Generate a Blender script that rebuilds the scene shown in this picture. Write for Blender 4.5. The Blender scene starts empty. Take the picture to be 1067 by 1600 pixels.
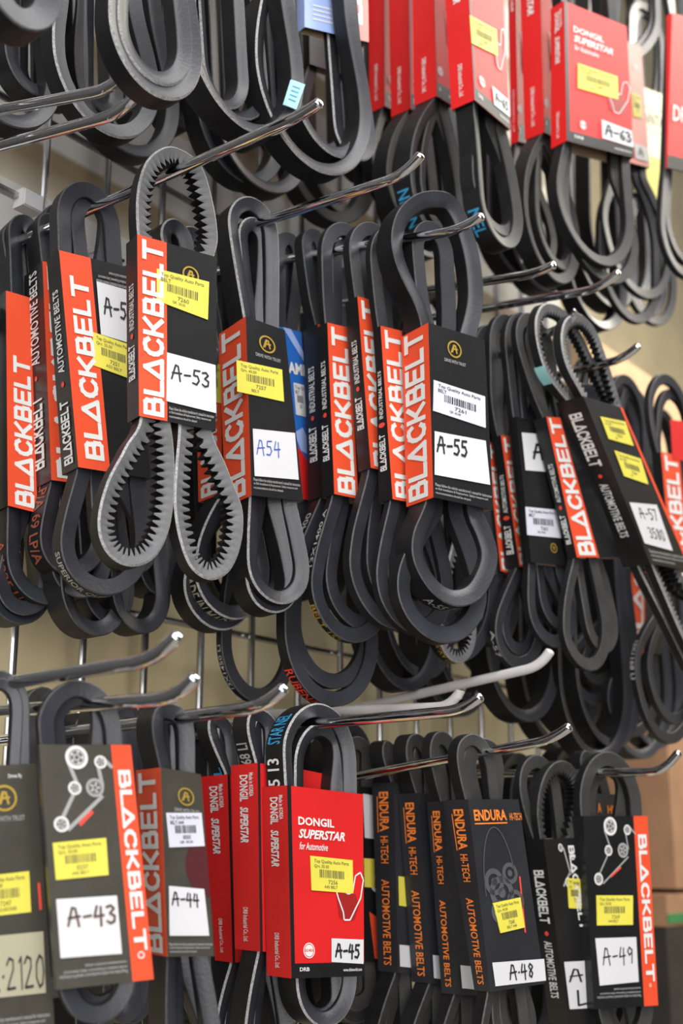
import bpy, math, random
import numpy as np
from mathutils import Matrix, Vector

random.seed(7)
SC = bpy.context.scene
COL = SC.collection

# ------------------------------------------------------------------ camera
F = 2000.0
PITCH = math.atan(530 / 2000)
YAW = math.radians(53)
CAM = np.array([0.0, -0.62, 1.5])
_cy, _sy, _cp, _sp = math.cos(YAW), math.sin(YAW), math.cos(PITCH), math.sin(PITCH)
FW = np.array([_sy * _cp, _cy * _cp, _sp])
RT = np.array([_cy, -_sy, 0.0])
UP = np.cross(RT, FW)
cam = bpy.data.cameras.new('camera')
cam.sensor_fit = 'HORIZONTAL'
cam.sensor_width = 24.0
cam.lens = F / 1067 * 24.0
cam.clip_start = 0.02
cam.dof.use_dof = True
cam.dof.focus_distance = 0.71
cam.dof.aperture_fstop = 9.0
co = bpy.data.objects.new('camera', cam)
COL.objects.link(co)
co.matrix_world = Matrix(((RT[0], UP[0], -FW[0], CAM[0]), (RT[1], UP[1], -FW[1], CAM[1]),
                          (RT[2], UP[2], -FW[2], CAM[2]), (0, 0, 0, 1)))
SC.camera = co

# ------------------------------------------------------------------ light, exposure
SC.view_settings.view_transform = 'Standard'
SC.view_settings.look = 'None'
SC.view_settings.exposure = -0.22
SC.view_settings.gamma = 1.0
SC.view_settings.use_curve_mapping = False
W = bpy.data.worlds.new('room_light')
SC.world = W
W.use_nodes = True
# a bright ceiling zone above, dim shop shelves around, dark floor below
_nt = W.node_tree
_tc = _nt.nodes.new('ShaderNodeTexCoord')
_sp = _nt.nodes.new('ShaderNodeSeparateXYZ')
_cr = _nt.nodes.new('ShaderNodeValToRGB')
_mr = _nt.nodes.new('ShaderNodeMapRange')
_mr.inputs[1].default_value, _mr.inputs[2].default_value = -1, 1
_nt.links.new(_tc.outputs['Generated'], _sp.inputs[0])
_nt.links.new(_sp.outputs['Z'], _mr.inputs[0])
_nt.links.new(_mr.outputs[0], _cr.inputs['Fac'])
_e = _cr.color_ramp.elements
_e[0].position, _e[0].color = 0.30, (0.05, 0.045, 0.04, 1)
_e[1].position, _e[1].color = 0.85, (0.42, 0.43, 0.46, 1)
_x = _e.new(0.47)
_x.color = (0.14, 0.13, 0.13, 1)
_x = _e.new(0.58)
_x.color = (0.26, 0.26, 0.28, 1)
_nt.links.new(_cr.outputs['Color'], _nt.nodes['Background'].inputs[0])
_nt.nodes['Background'].inputs[1].default_value = 0.62


def area(name, loc, target, sx, sy, power, color=(1, 1, 1)):
    L = bpy.data.lights.new(name, 'AREA')
    L.shape = 'RECTANGLE'
    L.size, L.size_y, L.energy, L.color = sx, sy, power, color
    o = bpy.data.objects.new(name, L)
    COL.objects.link(o)
    o.location = loc
    o.rotation_euler = (Vector(target) - Vector(loc)).to_track_quat('-Z', 'Y').to_euler()
    return o


area('ceiling_or_fill_light', (0.5, -1.0, 3.0), (0.55, -0.1, 1.5), 2.4, 0.5, 40, (1, 0.98, 0.95))
area('ceiling_or_fill_light', (-1.3, -1.6, 2.7), (0.5, -0.1, 1.6), 1.6, 1.0, 36, (0.97, 0.98, 1.0))
area('front_fill_light', (-1.1, -2.0, 1.35), (0.6, 0, 1.55), 1.6, 1.4, 46, (1, 0.98, 0.95))  # added fill from the front left, brightens the wall between the rows
area('ceiling_or_fill_light', (-1.9, -0.75, 2.3), (0.5, -0.1, 1.5), 1.2, 0.8, 26, (1, 0.98, 0.96))  # added fill from the left to brighten the pack spines, not a fixture
area('ceiling_or_fill_light', (2.4, -0.6, 3.2), (2.6, 0.8, 1.9), 1.4, 0.6, 70, (1, 0.93, 0.8))

# ------------------------------------------------------------------ materials
_M = {}


def mat(name, col, rough=0.5, metal=0.0, coat=0.0, var=0.0, scale=40.0, bump=0.0, spec=0.5):
    if name in _M:
        return _M[name]
    m = bpy.data.materials.new(name)
    m.use_nodes = True
    nt = m.node_tree
    b = nt.nodes['Principled BSDF']
    b.inputs['Base Color'].default_value = (*col, 1)
    b.inputs['Roughness'].default_value = rough
    b.inputs['Metallic'].default_value = metal
    b.inputs['Coat Weight'].default_value = coat
    b.inputs['Coat Roughness'].default_value = 0.25
    b.inputs['Specular IOR Level'].default_value = spec
    if var or bump:
        tc = nt.nodes.new('ShaderNodeTexCoord')
        n = nt.nodes.new('ShaderNodeTexNoise')
        n.inputs['Scale'].default_value = scale
        n.inputs['Detail'].default_value = 4
        nt.links.new(tc.outputs['Object'], n.inputs['Vector'])
        if var:
            r = nt.nodes.new('ShaderNodeValToRGB')
            r.color_ramp.elements[0].position = 0.3
            r.color_ramp.elements[1].position = 0.7
            r.color_ramp.elements[0].color = (*[max(0, c * (1 - var)) for c in col], 1)
            r.color_ramp.elements[1].color = (*[min(1, c * (1 + var)) for c in col], 1)
            nt.links.new(n.outputs['Fac'], r.inputs['Fac'])
            nt.links.new(r.outputs['Color'], b.inputs['Base Color'])
        if bump:
            n2 = nt.nodes.new('ShaderNodeTexNoise')
            n2.inputs['Scale'].default_value = scale * 12
            nt.links.new(tc.outputs['Object'], n2.inputs['Vector'])
            bp = nt.nodes.new('ShaderNodeBump')
            bp.inputs['Strength'].default_value = bump
            bp.inputs['Distance'].default_value = 0.0006
            nt.links.new(n2.outputs['Fac'], bp.inputs['Height'])
            nt.links.new(bp.outputs['Normal'], b.inputs['Normal'])
    _M[name] = m
    return m


mat('rubber_outer', (0.008, 0.008, 0.009), 0.5, spec=0.35, var=0.35, scale=60, bump=0.25)
mat('rubber_side', (0.025, 0.026, 0.033), 0.40, spec=0.55, var=0.25, scale=50, bump=0.2)
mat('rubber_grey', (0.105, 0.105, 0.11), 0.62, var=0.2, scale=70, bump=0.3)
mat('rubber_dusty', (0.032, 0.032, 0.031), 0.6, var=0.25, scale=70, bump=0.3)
mat('cord_edge', (0.30, 0.30, 0.30), 0.8, var=0.45, scale=900)
mat('cord_dark', (0.055, 0.056, 0.06), 0.7, var=0.3, scale=300)
mat('card_black', (0.010, 0.010, 0.011), 0.36, coat=0.08, spec=0.4, var=0.2, scale=30, bump=0.05)
mat('card_olive', (0.050, 0.046, 0.035), 0.36, coat=0.1, var=0.15, scale=60, bump=0.1)
mat('card_endura', (0.020, 0.021, 0.025), 0.4, coat=0.08, var=0.2, scale=30, bump=0.05)
mat('card_orange', (0.72, 0.075, 0.025), 0.45, spec=0.35, var=0.05, scale=20)
mat('card_red', (0.60, 0.016, 0.016), 0.45, spec=0.3, var=0.05, scale=20)
mat('card_red_deep', (0.30, 0.012, 0.012), 0.45, var=0.05, scale=20)
mat('card_maroon', (0.07, 0.012, 0.015), 0.4, var=0.1, scale=20)
mat('card_kraft', (0.30, 0.21, 0.13), 0.75, var=0.12, scale=40)
mat('card_blue', (0.02, 0.13, 0.48), 0.35, coat=0.2, var=0.1, scale=20)
mat('card_sky', (0.30, 0.40, 0.72), 0.4, coat=0.2, var=0.1, scale=20)
mat('card_pink', (0.80, 0.24, 0.20), 0.42, var=0.08, scale=20)
mat('card_cream', (0.80, 0.74, 0.50), 0.5, var=0.06, scale=20)
mat('paper_yellow', (0.70, 0.62, 0.075), 0.5, var=0.05, scale=30)
mat('paper_white', (0.62, 0.62, 0.64), 0.45, var=0.03, scale=20)
mat('paper_lilac', (0.60, 0.60, 0.68), 0.4, var=0.03, scale=20)
mat('paper_tan', (0.40, 0.37, 0.26), 0.5, var=0.03, scale=20)
mat('tape_cyan', (0.30, 0.62, 0.62), 0.5, var=0.08, scale=60)
mat('ink_white', (0.68, 0.68, 0.66), 0.5, var=0.02)
mat('ink_grey', (0.33, 0.33, 0.32), 0.5, var=0.05)
mat('ink_faint', (0.075, 0.076, 0.082), 0.5, var=0.1)
mat('ink_black', (0.015, 0.015, 0.016), 0.5, var=0.1)
mat('ink_brown', (0.085, 0.04, 0.022), 0.6, var=0.5, scale=300)
mat('ink_blue', (0.03, 0.09, 0.42), 0.5, var=0.1)
mat('ink_print', (0.14, 0.13, 0.05), 0.6, var=0.1)
mat('ink_orange', (0.80, 0.22, 0.035), 0.5, var=0.05)
mat('ink_red', (0.75, 0.06, 0.04), 0.5, var=0.05)
mat('ink_rust', (0.28, 0.07, 0.035), 0.6, var=0.2, scale=300)
mat('ink_cyan', (0.03, 0.26, 0.48), 0.5, var=0.15, scale=300)
mat('ink_gold', (0.55, 0.36, 0.06), 0.4, metal=0.5, var=0.05)
mat('chrome', (0.70, 0.70, 0.72), 0.06, metal=1.0, var=0.05, scale=80)
mat('chrome_dull', (0.50, 0.50, 0.51), 0.25, metal=1.0, var=0.08, scale=80)
mat('plastic_white', (0.62, 0.60, 0.60), 0.45, var=0.05)
mat('dark_metal', (0.03, 0.03, 0.032), 0.4, metal=0.6, var=0.1)

# ------------------------------------------------------------------ pixel <-> place


def ray(px, py):
    return FW * F + RT * (px - 533.5) + UP * (800 - py)


def P(px, py, y):
    r = ray(px, py)
    return CAM + r * ((y - CAM[1]) / r[1])


def at_x(px, py, X):
    r = ray(px, py)
    return CAM + r * (X / r[0])


def proj(p):
    v = np.asarray(p) - CAM
    z = v @ FW
    return 533.5 + F * (v @ RT) / z, 800 - F * (v @ UP) / z


class Plane:
    """a vertical plane through p, turned by yaw degrees from the shop wall"""

    def __init__(s, p, yaw):
        r = math.radians(yaw)
        s.p = np.asarray(p, float)
        s.t = np.array([math.cos(r), -math.sin(r), 0.0])
        s.n = np.array([math.sin(r), math.cos(r), 0.0])      # towards the wall
        s.yaw = yaw

    def hit(s, px, py):
        r = ray(px, py)
        return CAM + r * (((s.p - CAM) @ s.n) / (r @ s.n))

    def back(s, d):
        return Plane(s.p + s.n * d, s.yaw)

    def uv(s, q):
        d = np.asarray(q) - s.p
        return np.array([d @ s.t, d[2]])

    def at(s, uv):
        return s.p + s.t * uv[0] + np.array([0, 0, uv[1]])

    def scale(s, q):
        return (proj(q + s.t * 0.004)[0] - proj(q - s.t * 0.004)[0]) / 0.008


# ------------------------------------------------------------------ mesh building
class MB:
    def __init__(s):
        s.v, s.f, s.m, s.names = [], [], [], []

    def add(s, verts, faces, m):
        if m not in s.names:
            s.names.append(m)
        k = s.names.index(m)
        b = len(s.v)
        s.v.extend([tuple(map(float, q)) for q in verts])
        for f in faces:
            s.f.append([b + i for i in f])
            s.m.append(k)

    def quad(s, a, b, c, d, m):
        s.add([a, b, c, d], [(0, 1, 2, 3)], m)

    def box(s, c, hx, hy, hz, m, ax=None):
        c = np.asarray(c, float)
        A = np.eye(3) if ax is None else ax
        vs = []
        for i in (-1, 1):
            for j in (-1, 1):
                for k in (-1, 1):
                    vs.append(c + A[0] * hx * i + A[1] * hy * j + A[2] * hz * k)
        s.add(vs, [(0, 1, 3, 2), (4, 6, 7, 5), (0, 4, 5, 1), (2, 3, 7, 6), (0, 2, 6, 4), (1, 5, 7, 3)], m)

    def tube(s, pts, r, m, n=12, cap=True):
        pts = [np.asarray(p, float) for p in pts]
        rings = []
        ref = None
        K = len(pts)
        for i, p in enumerate(pts):
            t = pts[min(i + 1, K - 1)] - pts[max(i - 1, 0)]
            t = t / np.linalg.norm(t)
            if ref is None:
                ref = np.cross(t, [1, 0.01, 0.02])
                if np.linalg.norm(ref) < 0.1:
                    ref = np.cross(t, [0, 0, 1])
            ref = ref - t * (ref @ t)
            ref = ref / np.linalg.norm(ref)
            b = np.cross(t, ref)
            rr = r[i] if isinstance(r, (list, tuple)) else r
            rings.append([p + rr * (ref * math.cos(2 * math.pi * k / n) + b * math.sin(2 * math.pi * k / n)) for k in range(n)])
        vs = [q for g in rings for q in g]
        fs = []
        for i in range(K - 1):
            for k in range(n):
                fs.append((i * n + k, i * n + (k + 1) % n, (i + 1) * n + (k + 1) % n, (i + 1) * n + k))
        if cap:
            fs.append(tuple(range(n))[::-1])
            fs.append(tuple((K - 1) * n + k for k in range(n)))
        s.add(vs, fs, m)

    def build(s, name, parent=None, smooth=35, loc=None):
        base = np.array(parent_loc(parent)) if parent is not None else np.zeros(3)
        if loc is not None:
            base = np.asarray(loc, float)
        me = bpy.data.meshes.new(name)
        me.from_pydata([tuple(np.array(q) - base) for q in s.v], [], s.f)
        for n in s.names:
            me.materials.append(_M[n])
        me.polygons.foreach_set('material_index', s.m)
        me.update()
        if smooth:
            me.polygons.foreach_set('use_smooth', [True] * len(me.polygons))
            me.set_sharp_from_angle(angle=math.radians(smooth))
        o = bpy.data.objects.new(name, me)
        COL.objects.link(o)
        if parent is not None:
            o.parent = parent
        elif loc is not None:
            o.location = tuple(base)
        return o


def parent_loc(o):
    p = np.zeros(3)
    while o is not None:
        p += np.array(o.location)
        o = o.parent
    return p


def thing(name, loc, label, cat, group=None):
    o = bpy.data.objects.new(name, None)
    o.empty_display_size = 0.02
    COL.objects.link(o)
    o.location = tuple(loc)
    o['label'] = label
    o['category'] = cat
    if group:
        o['group'] = group
    return o


def tag(o, label, cat, group=None):
    o['label'] = label
    o['category'] = cat
    if group:
        o['group'] = group
    return o


# ------------------------------------------------------------------ lettering
_T = {}


def type_geom(s, bold=0.0, shear=0.0):
    key = (s, bold, shear)
    if key not in _T:
        c = bpy.data.curves.new('t', 'FONT')
        c.body = s
        c.size = 1
        c.offset = bold
        c.shear = shear
        c.resolution_u = 2
        c.fill_mode = 'FRONT'
        o = bpy.data.objects.new('t', c)
        COL.objects.link(o)
        dg = bpy.context.evaluated_depsgraph_get()
        me = bpy.data.meshes.new_from_object(o.evaluated_get(dg))
        v = np.array([q.co[:2] for q in me.vertices]) if len(me.vertices) else np.zeros((0, 2))
        f = [tuple(p.vertices) for p in me.polygons]
        bpy.data.objects.remove(o)
        bpy.data.curves.remove(c)
        bpy.data.meshes.remove(me)
        lo, hi = v.min(0), v.max(0)
        _T[key] = ((v - lo) / (hi - lo), f, (hi - lo))
    return _T[key]


BLOCK = {
    'B': [[(0.1, 0), (0.1, 1), (0.62, 1), (0.72, 0.9), (0.72, 0.62), (0.62, 0.52), (0.1, 0.52)],
          [(0.62, 0.52), (0.8, 0.42), (0.8, 0.1), (0.7, 0), (0.1, 0)]],
    'L': [[(0.1, 1), (0.1, 0), (0.72, 0)]],
    'A': [[(0, 0), (0.45, 1), (0.9, 0), (0, 0)]],
    'C': [[(0.8, 0.8), (0.68, 0.96), (0.5, 1), (0.25, 0.94), (0.1, 0.72), (0.06, 0.5), (0.1, 0.28), (0.25, 0.06), (0.5, 0), (0.68, 0.04), (0.8, 0.2)]],
    'K': [[(0.1, 1), (0.1, 0)], [(0.12, 0.48), (0.35, 0.5), (0.8, 1)], [(0.35, 0.5), (0.85, 0)]],
    'E': [[(0.78, 1), (0.1, 1), (0.1, 0), (0.78, 0)], [(0.1, 0.5), (0.7, 0.5)]],
    'T': [[(0, 1), (0.86, 1)], [(0.43, 1), (0.43, 0)]],
}
HAND = {
    'A': [[(0, 0), (0.3, 1), (0.5, 0.95), (0.66, -0.05)], [(0.05, 0.42), (0.75, 0.5)]],
    '-': [[(0.05, 0.45), (0.5, 0.5)]],
    '.': [[(0.05, 0.42), (0.12, 0.45)]],
    '0': [[(0.3, 1), (0.08, 0.75), (0.05, 0.3), (0.25, 0), (0.45, 0.1), (0.55, 0.5), (0.48, 0.9), (0.3, 1)]],
    '1': [[(0.1, 0.85), (0.25, 1), (0.25, 0)]],
    '2': [[(0.02, 0.8), (0.2, 1), (0.45, 0.92), (0.45, 0.65), (0.02, 0.03), (0.55, 0.05)]],
    '3': [[(0.02, 0.92), (0.3, 1), (0.48, 0.82), (0.2, 0.55), (0.5, 0.4), (0.45, 0.1), (0.2, 0), (0.0, 0.12)]],
    '4': [[(0.2, 1), (0.02, 0.42), (0.6, 0.48)], [(0.45, 0.95), (0.4, -0.1)]],
    '5': [[(0.55, 1), (0.12, 0.97), (0.08, 0.6), (0.38, 0.6), (0.5, 0.3), (0.3, 0), (0.0, 0.05)]],
    '6': [[(0.45, 1), (0.1, 0.6), (0.05, 0.2), (0.3, 0), (0.5, 0.25), (0.3, 0.45), (0.08, 0.3)]],
    '7': [[(0.0, 0.95), (0.55, 1), (0.2, 0)]],
    '8': [[(0.45, 0.85), (0.25, 1), (0.08, 0.8), (0.45, 0.3), (0.3, 0), (0.08, 0.15), (0.15, 0.4), (0.5, 0.75), (0.45, 0.85)]],
    '9': [[(0.5, 0.8), (0.25, 1), (0.05, 0.75), (0.2, 0.5), (0.45, 0.65), (0.5, 0.85), (0.42, 0)]],
    'X': [[(0, 1), (0.6, 0)], [(0.55, 1), (0.0, 0)]],
    'T': [[(0, 1), (0.6, 0.98)], [(0.3, 1), (0.3, 0)]],
    'L': [[(0.1, 0.9), (0.08, 0), (0.5, 0.08)]],
}


def stroke_geom(s, table, thick, gap, rnd=False):
    key = ('S', s, thick, gap, rnd)
    if key in _T:
        return _T[key]
    vs, fs = [], []
    x0 = 0.0
    for ch in s:
        if ch == ' ':
            x0 += 0.35
            continue
        mx = 0
        for line in table[ch]:
            for (ax, ay), (bx, by) in zip(line, line[1:]):
                a, b = np.array([ax, ay]), np.array([bx, by])
                d = b - a
                L = np.hypot(*d) or 1
                d = d / L
                nn = np.array([-d[1], d[0]]) * thick / 2
                e = d * thick * (0.42 if not rnd else 0.2)
                k = len(vs)
                for q in (a - e - nn, b + e - nn, b + e + nn, a - e + nn):
                    vs.append((q[0] + x0, q[1]))
                fs.append((k, k + 1, k + 2, k + 3))
                if rnd:
                    for c in (a, b):
                        k = len(vs)
                        for i in range(8):
                            vs.append((c[0] + x0 + thick * 0.52 * math.cos(i * math.pi / 4), c[1] + thick * 0.52 * math.sin(i * math.pi / 4)))
                        fs.append(tuple(range(k, k + 8)))
            mx = max(mx, max(q[0] for q in line))
        x0 += mx + gap
    v = np.array(vs)
    lo, hi = v.min(0), v.max(0)
    lift = np.zeros(len(v))
    for i, f in enumerate(fs):
        lift[list(f)] = i * 0.000004
    _T[key] = (np.column_stack([(v - lo) / (hi - lo), lift]), fs, hi - lo)
    return _T[key]


def ring_poly(cx, cy, r0, r1, n=28):
    v, f = [], []
    for i in range(n):
        a = 2 * math.pi * i / n
        v += [(cx + r0 * math.cos(a), cy + r0 * math.sin(a)), (cx + r1 * math.cos(a), cy + r1 * math.sin(a))]
        j = (i + 1) % n
        f.append((2 * i, 2 * i + 1, 2 * j + 1, 2 * j))
    return v, f


class Face:
    """a four-cornered printed face: u to the right, v downwards, both 0..1"""

    def __init__(s, TL, TR, BR, BL, out):
        s.c = [np.asarray(q, float) for q in (TL, TR, BR, BL)]
        s.W = np.linalg.norm(s.c[1] - s.c[0])
        s.H = np.linalg.norm(s.c[3] - s.c[0])
        n = np.cross(s.c[1] - s.c[0], s.c[3] - s.c[0])
        n /= np.linalg.norm(n)
        s.n = n if n @ np.asarray(out) > 0 else -n

    def at(s, u, v, off=0.0):
        a, b, c, d = s.c
        return (a * (1 - u) + b * u) * (1 - v) + (d * (1 - u) + c * u) * v + s.n * off

    def rect(s, mb, u0, v0, u1, v1, m, off=0.0003):
        mb.quad(s.at(u0, v0, off), s.at(u1, v0, off), s.at(u1, v1, off), s.at(u0, v1, off), m)

    def poly(s, mb, pts, m, off=0.0004):
        mb.add([s.at(u, v, off) for u, v in pts], [tuple(range(len(pts)))], m)

    def line(s, mb, u0, v0, u1, v1, w, m, off=0.0004):
        # w in metres
        a = np.array([u0 * s.W, v0 * s.H])
        b = np.array([u1 * s.W, v1 * s.H])
        d = (b - a) / (np.linalg.norm(b - a) or 1)
        n = np.array([-d[1], d[0]]) * w / 2
        s.poly(mb, [((q[0]) / s.W, q[1] / s.H) for q in (a - n, b - n, b + n, a + n)], m, off)

    def ring(s, mb, u, v, r0, r1, m, off=0.0004, n=28):
        # radii in metres
        vs, fs = ring_poly(0, 0, max(r0, 1e-5), r1, n)
        mb.add([s.at(u + x / s.W, v + y / s.H, off) for x, y in vs], fs, m)

    def fit(s, mb, geom, rect, d, m, off=0.0005):
        u0, v0, u1, v1 = rect
        out = []
        for q in geom[0]:
            tx, ty = q[0], q[1]
            o = off + (q[2] if len(q) > 2 else 0.0)
            if d == 'h':
                out.append(s.at(u0 + (u1 - u0) * tx, v1 - (v1 - v0) * ty, o))
            elif d == 'up':
                out.append(s.at(u1 - (u1 - u0) * ty, v1 - (v1 - v0) * tx, o))
            elif d == 'down':
                out.append(s.at(u0 + (u1 - u0) * ty, v0 + (v1 - v0) * tx, o))
            else:
                out.append(s.at(u1 - (u1 - u0) * tx, v0 + (v1 - v0) * ty, o))
        mb.add(out, geom[1], m)

    def text(s, mb, t, rect, d, m, bold=0.0, shear=0.0, off=0.0005, nat=False):
        if nat:                                     # keep the letters' own width
            g = type_geom(t, bold, shear)
            w = (rect[3] - rect[1]) * s.H * g[2][0] / g[2][1] / s.W
            rect = (rect[0], rect[1], min(rect[2], rect[0] + w), rect[3])
        s.fit(mb, type_geom(t, bold, shear), rect, d, m, off)


# ------------------------------------------------------------------ belts
def resample(c, step):
    c = np.vstack([c, c[:1]])
    L = np.r_[0, np.cumsum(np.linalg.norm(np.diff(c, axis=0), axis=1))]
    n = max(24, int(L[-1] / step))
    q = np.linspace(0, L[-1], n, endpoint=False)
    return np.stack([np.interp(q, L, c[:, 0]), np.interp(q, L, c[:, 1])], 1), L[-1]


def catmull(pts, k=14):
    pts = np.asarray(pts, float)
    n = len(pts)
    out = []
    for i in range(n):
        a, b, c, d = pts[i - 1], pts[i], pts[(i + 1) % n], pts[(i + 2) % n]
        for j in range(k):
            t = j / k
            out.append(0.5 * ((2 * b) + (-a + c) * t + (2 * a - 5 * b + 4 * c - d) * t * t + (-a + 3 * b - 3 * c + d) * t ** 3))
    return np.array(out)


def hang_curve(T, B, wt, wb, wm, bend=0.0):
    """closed hanging loop from apex T to bottom B (plane coordinates), half widths wt, wm, wb"""
    T, B = np.asarray(T), np.asarray(B)
    h = np.linalg.norm(T - B)
    ax = (T - B) / h
    pr = np.array([ax[1], -ax[0]])
    ct, cb = min(wt * 1.25, h * 0.3), min(wb * 1.2, h * 0.35)
    R = []
    for i in range(13):
        a = math.pi / 2 * i / 12
        R.append((wt * math.sin(a), h - ct + ct * math.cos(a)))
    ys, yb = h - ct, cb
    for i in range(1, 12):
        k = i / 12
        y = ys + (yb - ys) * k
        e = 0.5 - 0.5 * math.cos(math.pi * min(1, k * 2)) if k < 0.5 else 0.5 - 0.5 * math.cos(math.pi * (1 - (k - 0.5) * 2))
        base = wt if k < 0.5 else wb
        R.append((base + (wm - base) * e, y))
    for i in range(13):
        a = math.pi / 2 * i / 12
        R.append((wb * math.cos(a), cb - cb * math.sin(a)))
    pts = [(x, y) for x, y in R] + [(-x, y) for x, y in R[-2:0:-1]]
    return np.array([B + ax * y + pr * (x + bend * math.sin(math.pi * y / h)) for x, y in pts])


def add_belt(mb, pl, curve, w=0.019, th=0.0094, style='v', prints=()):
    """sweep a belt section along a closed plane curve; pl is the plane of its front edge"""
    step = 0.0035 if not style.startswith('cog') else 0.00115
    c, L = resample(curve, step)
    ar = 0.5 * np.sum(c[:, 0] * np.roll(c[:, 1], -1) - np.roll(c[:, 0], -1) * c[:, 1])
    if ar < 0:
        c = c[::-1].copy()
    n = len(c)
    tg = np.roll(c, -1, 0) - np.roll(c, 1, 0)
    tg /= np.linalg.norm(tg, axis=1)[:, None] + 1e-9
    inn = np.stack([-tg[:, 1], tg[:, 0]], 1)
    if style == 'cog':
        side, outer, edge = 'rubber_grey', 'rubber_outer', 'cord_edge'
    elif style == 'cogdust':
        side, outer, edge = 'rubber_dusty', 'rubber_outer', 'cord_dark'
    elif style == 'raw':
        side, outer, edge = 'rubber_side', 'rubber_outer', 'cord_edge'
    elif style == 'dust':
        side, outer, edge = 'rubber_dusty', 'rubber_outer', 'cord_dark'
    else:
        side, outer, edge = 'rubber_side', 'rubber_outer', 'cord_dark'
    e = 0.0011 if style in ('cog', 'raw') else 0.0007
    tap = w * 0.17
    if style.startswith('cog'):
        pitch = L / max(8, round(L / 0.0046))
        ph = (np.arange(n) * (L / n) / pitch) % 1
        tooth = np.clip(1.6 * np.cos(2 * math.pi * ph) * 0.5 + 0.5, 0, 1)
        tin = th * (0.60 + 0.42 * tooth)
    else:
        tin = np.full(n, th)
    secs = [(0.0, e, 0), (e, 0.0, 0), (0.5, tap * 0.5, 1), (1.0, tap, 2), (1.0, tap + 0.0005, 3),
            (1.0, w - tap - 0.0005, 3), (1.0, w - tap, 2), (0.5, w - tap * 0.5, 1), (e, w, 0), (0.0, w - e, 0)]
    V = []
    S = len(secs)
    for i in range(n):
        for r, d, kind in secs:
            rr = r if kind == 0 else (0.5 * th * 0.98 if kind == 1 else (tin[i] - 0.0004 if kind == 2 else tin[i]))
            V.append(pl.at(c[i] + inn[i] * rr) + pl.n * d)
    msec = [edge, side, side, outer, outer, outer, side, side, edge, outer]
    groups = {}
    for i in range(n):
        j = (i + 1) % n
        for k in range(S):
            k2 = (k + 1) % S
            groups.setdefault(msec[k], []).append((i * S + k, i * S + k2, j * S + k2, j * S + k))
    b = len(mb.v)
    mb.v.extend([tuple(map(float, q)) for q in V])
    for m, fs in groups.items():
        if m not in mb.names:
            mb.names.append(m)
        kk = mb.names.index(m)
        for f in fs:
            mb.f.append([b + q for q in f])
            mb.m.append(kk)
    # printing on the outer back of the belt: (start pixel y on the left side, text, rows, material, length)
    cum = np.arange(n) * (L / n)
    for (py, t, m, length, d0, d1, rev) in prints:
        best, bi = 1e9, 0
        cen = c.mean(0)
        for i in range(n):
            if inn[i][0] < -0.1 or tg[i][1] > 0.3:
                continue
            q = proj(pl.at(c[i]))
            if abs(q[1] - py) < best:
                best, bi = abs(q[1] - py), i
        s0 = cum[bi]
        if t:
            g = type_geom(t, 0.015)
        else:                                        # a plain band of tape
            g = ([(k / 8, q) for k in range(9) for q in (0, 1)], [(2 * k, 2 * k + 1, 2 * k + 3, 2 * k + 2) for k in range(8)])
        vs = []
        cc = np.vstack([c, c[:1]])
        ii = np.vstack([inn, inn[:1]])
        cu = np.r_[cum, L]
        for tx, ty in g[0]:
            s_ = (s0 + (1 - tx if rev else tx) * length) % L
            q = np.array([np.interp(s_, cu, cc[:, 0]), np.interp(s_, cu, cc[:, 1])])
            ni = np.array([np.interp(s_, cu, ii[:, 0]), np.interp(s_, cu, ii[:, 1])])
            dd = d0 + (d1 - d0) * (ty if rev else 1 - ty)
            vs.append(pl.at(q - ni * 0.0003) + pl.n * (dd * w))
        mb.add(vs, g[1], m)


# ------------------------------------------------------------------ packs
def solve_spine(p, n, px):
    lo, hi = 0.001, 0.09
    for _ in range(40):
        m = 0.5 * (lo + hi)
        if proj(p + n * m)[0] > px:
            lo = m
        else:
            hi = m
    return 0.5 * (lo + hi)


def plane_for(ref, X=None, y=None, yaw=15):
    p = at_x(ref[0], ref[1], X) if X is not None else P(ref[0], ref[1], y)
    return Plane(p, yaw)


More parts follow.
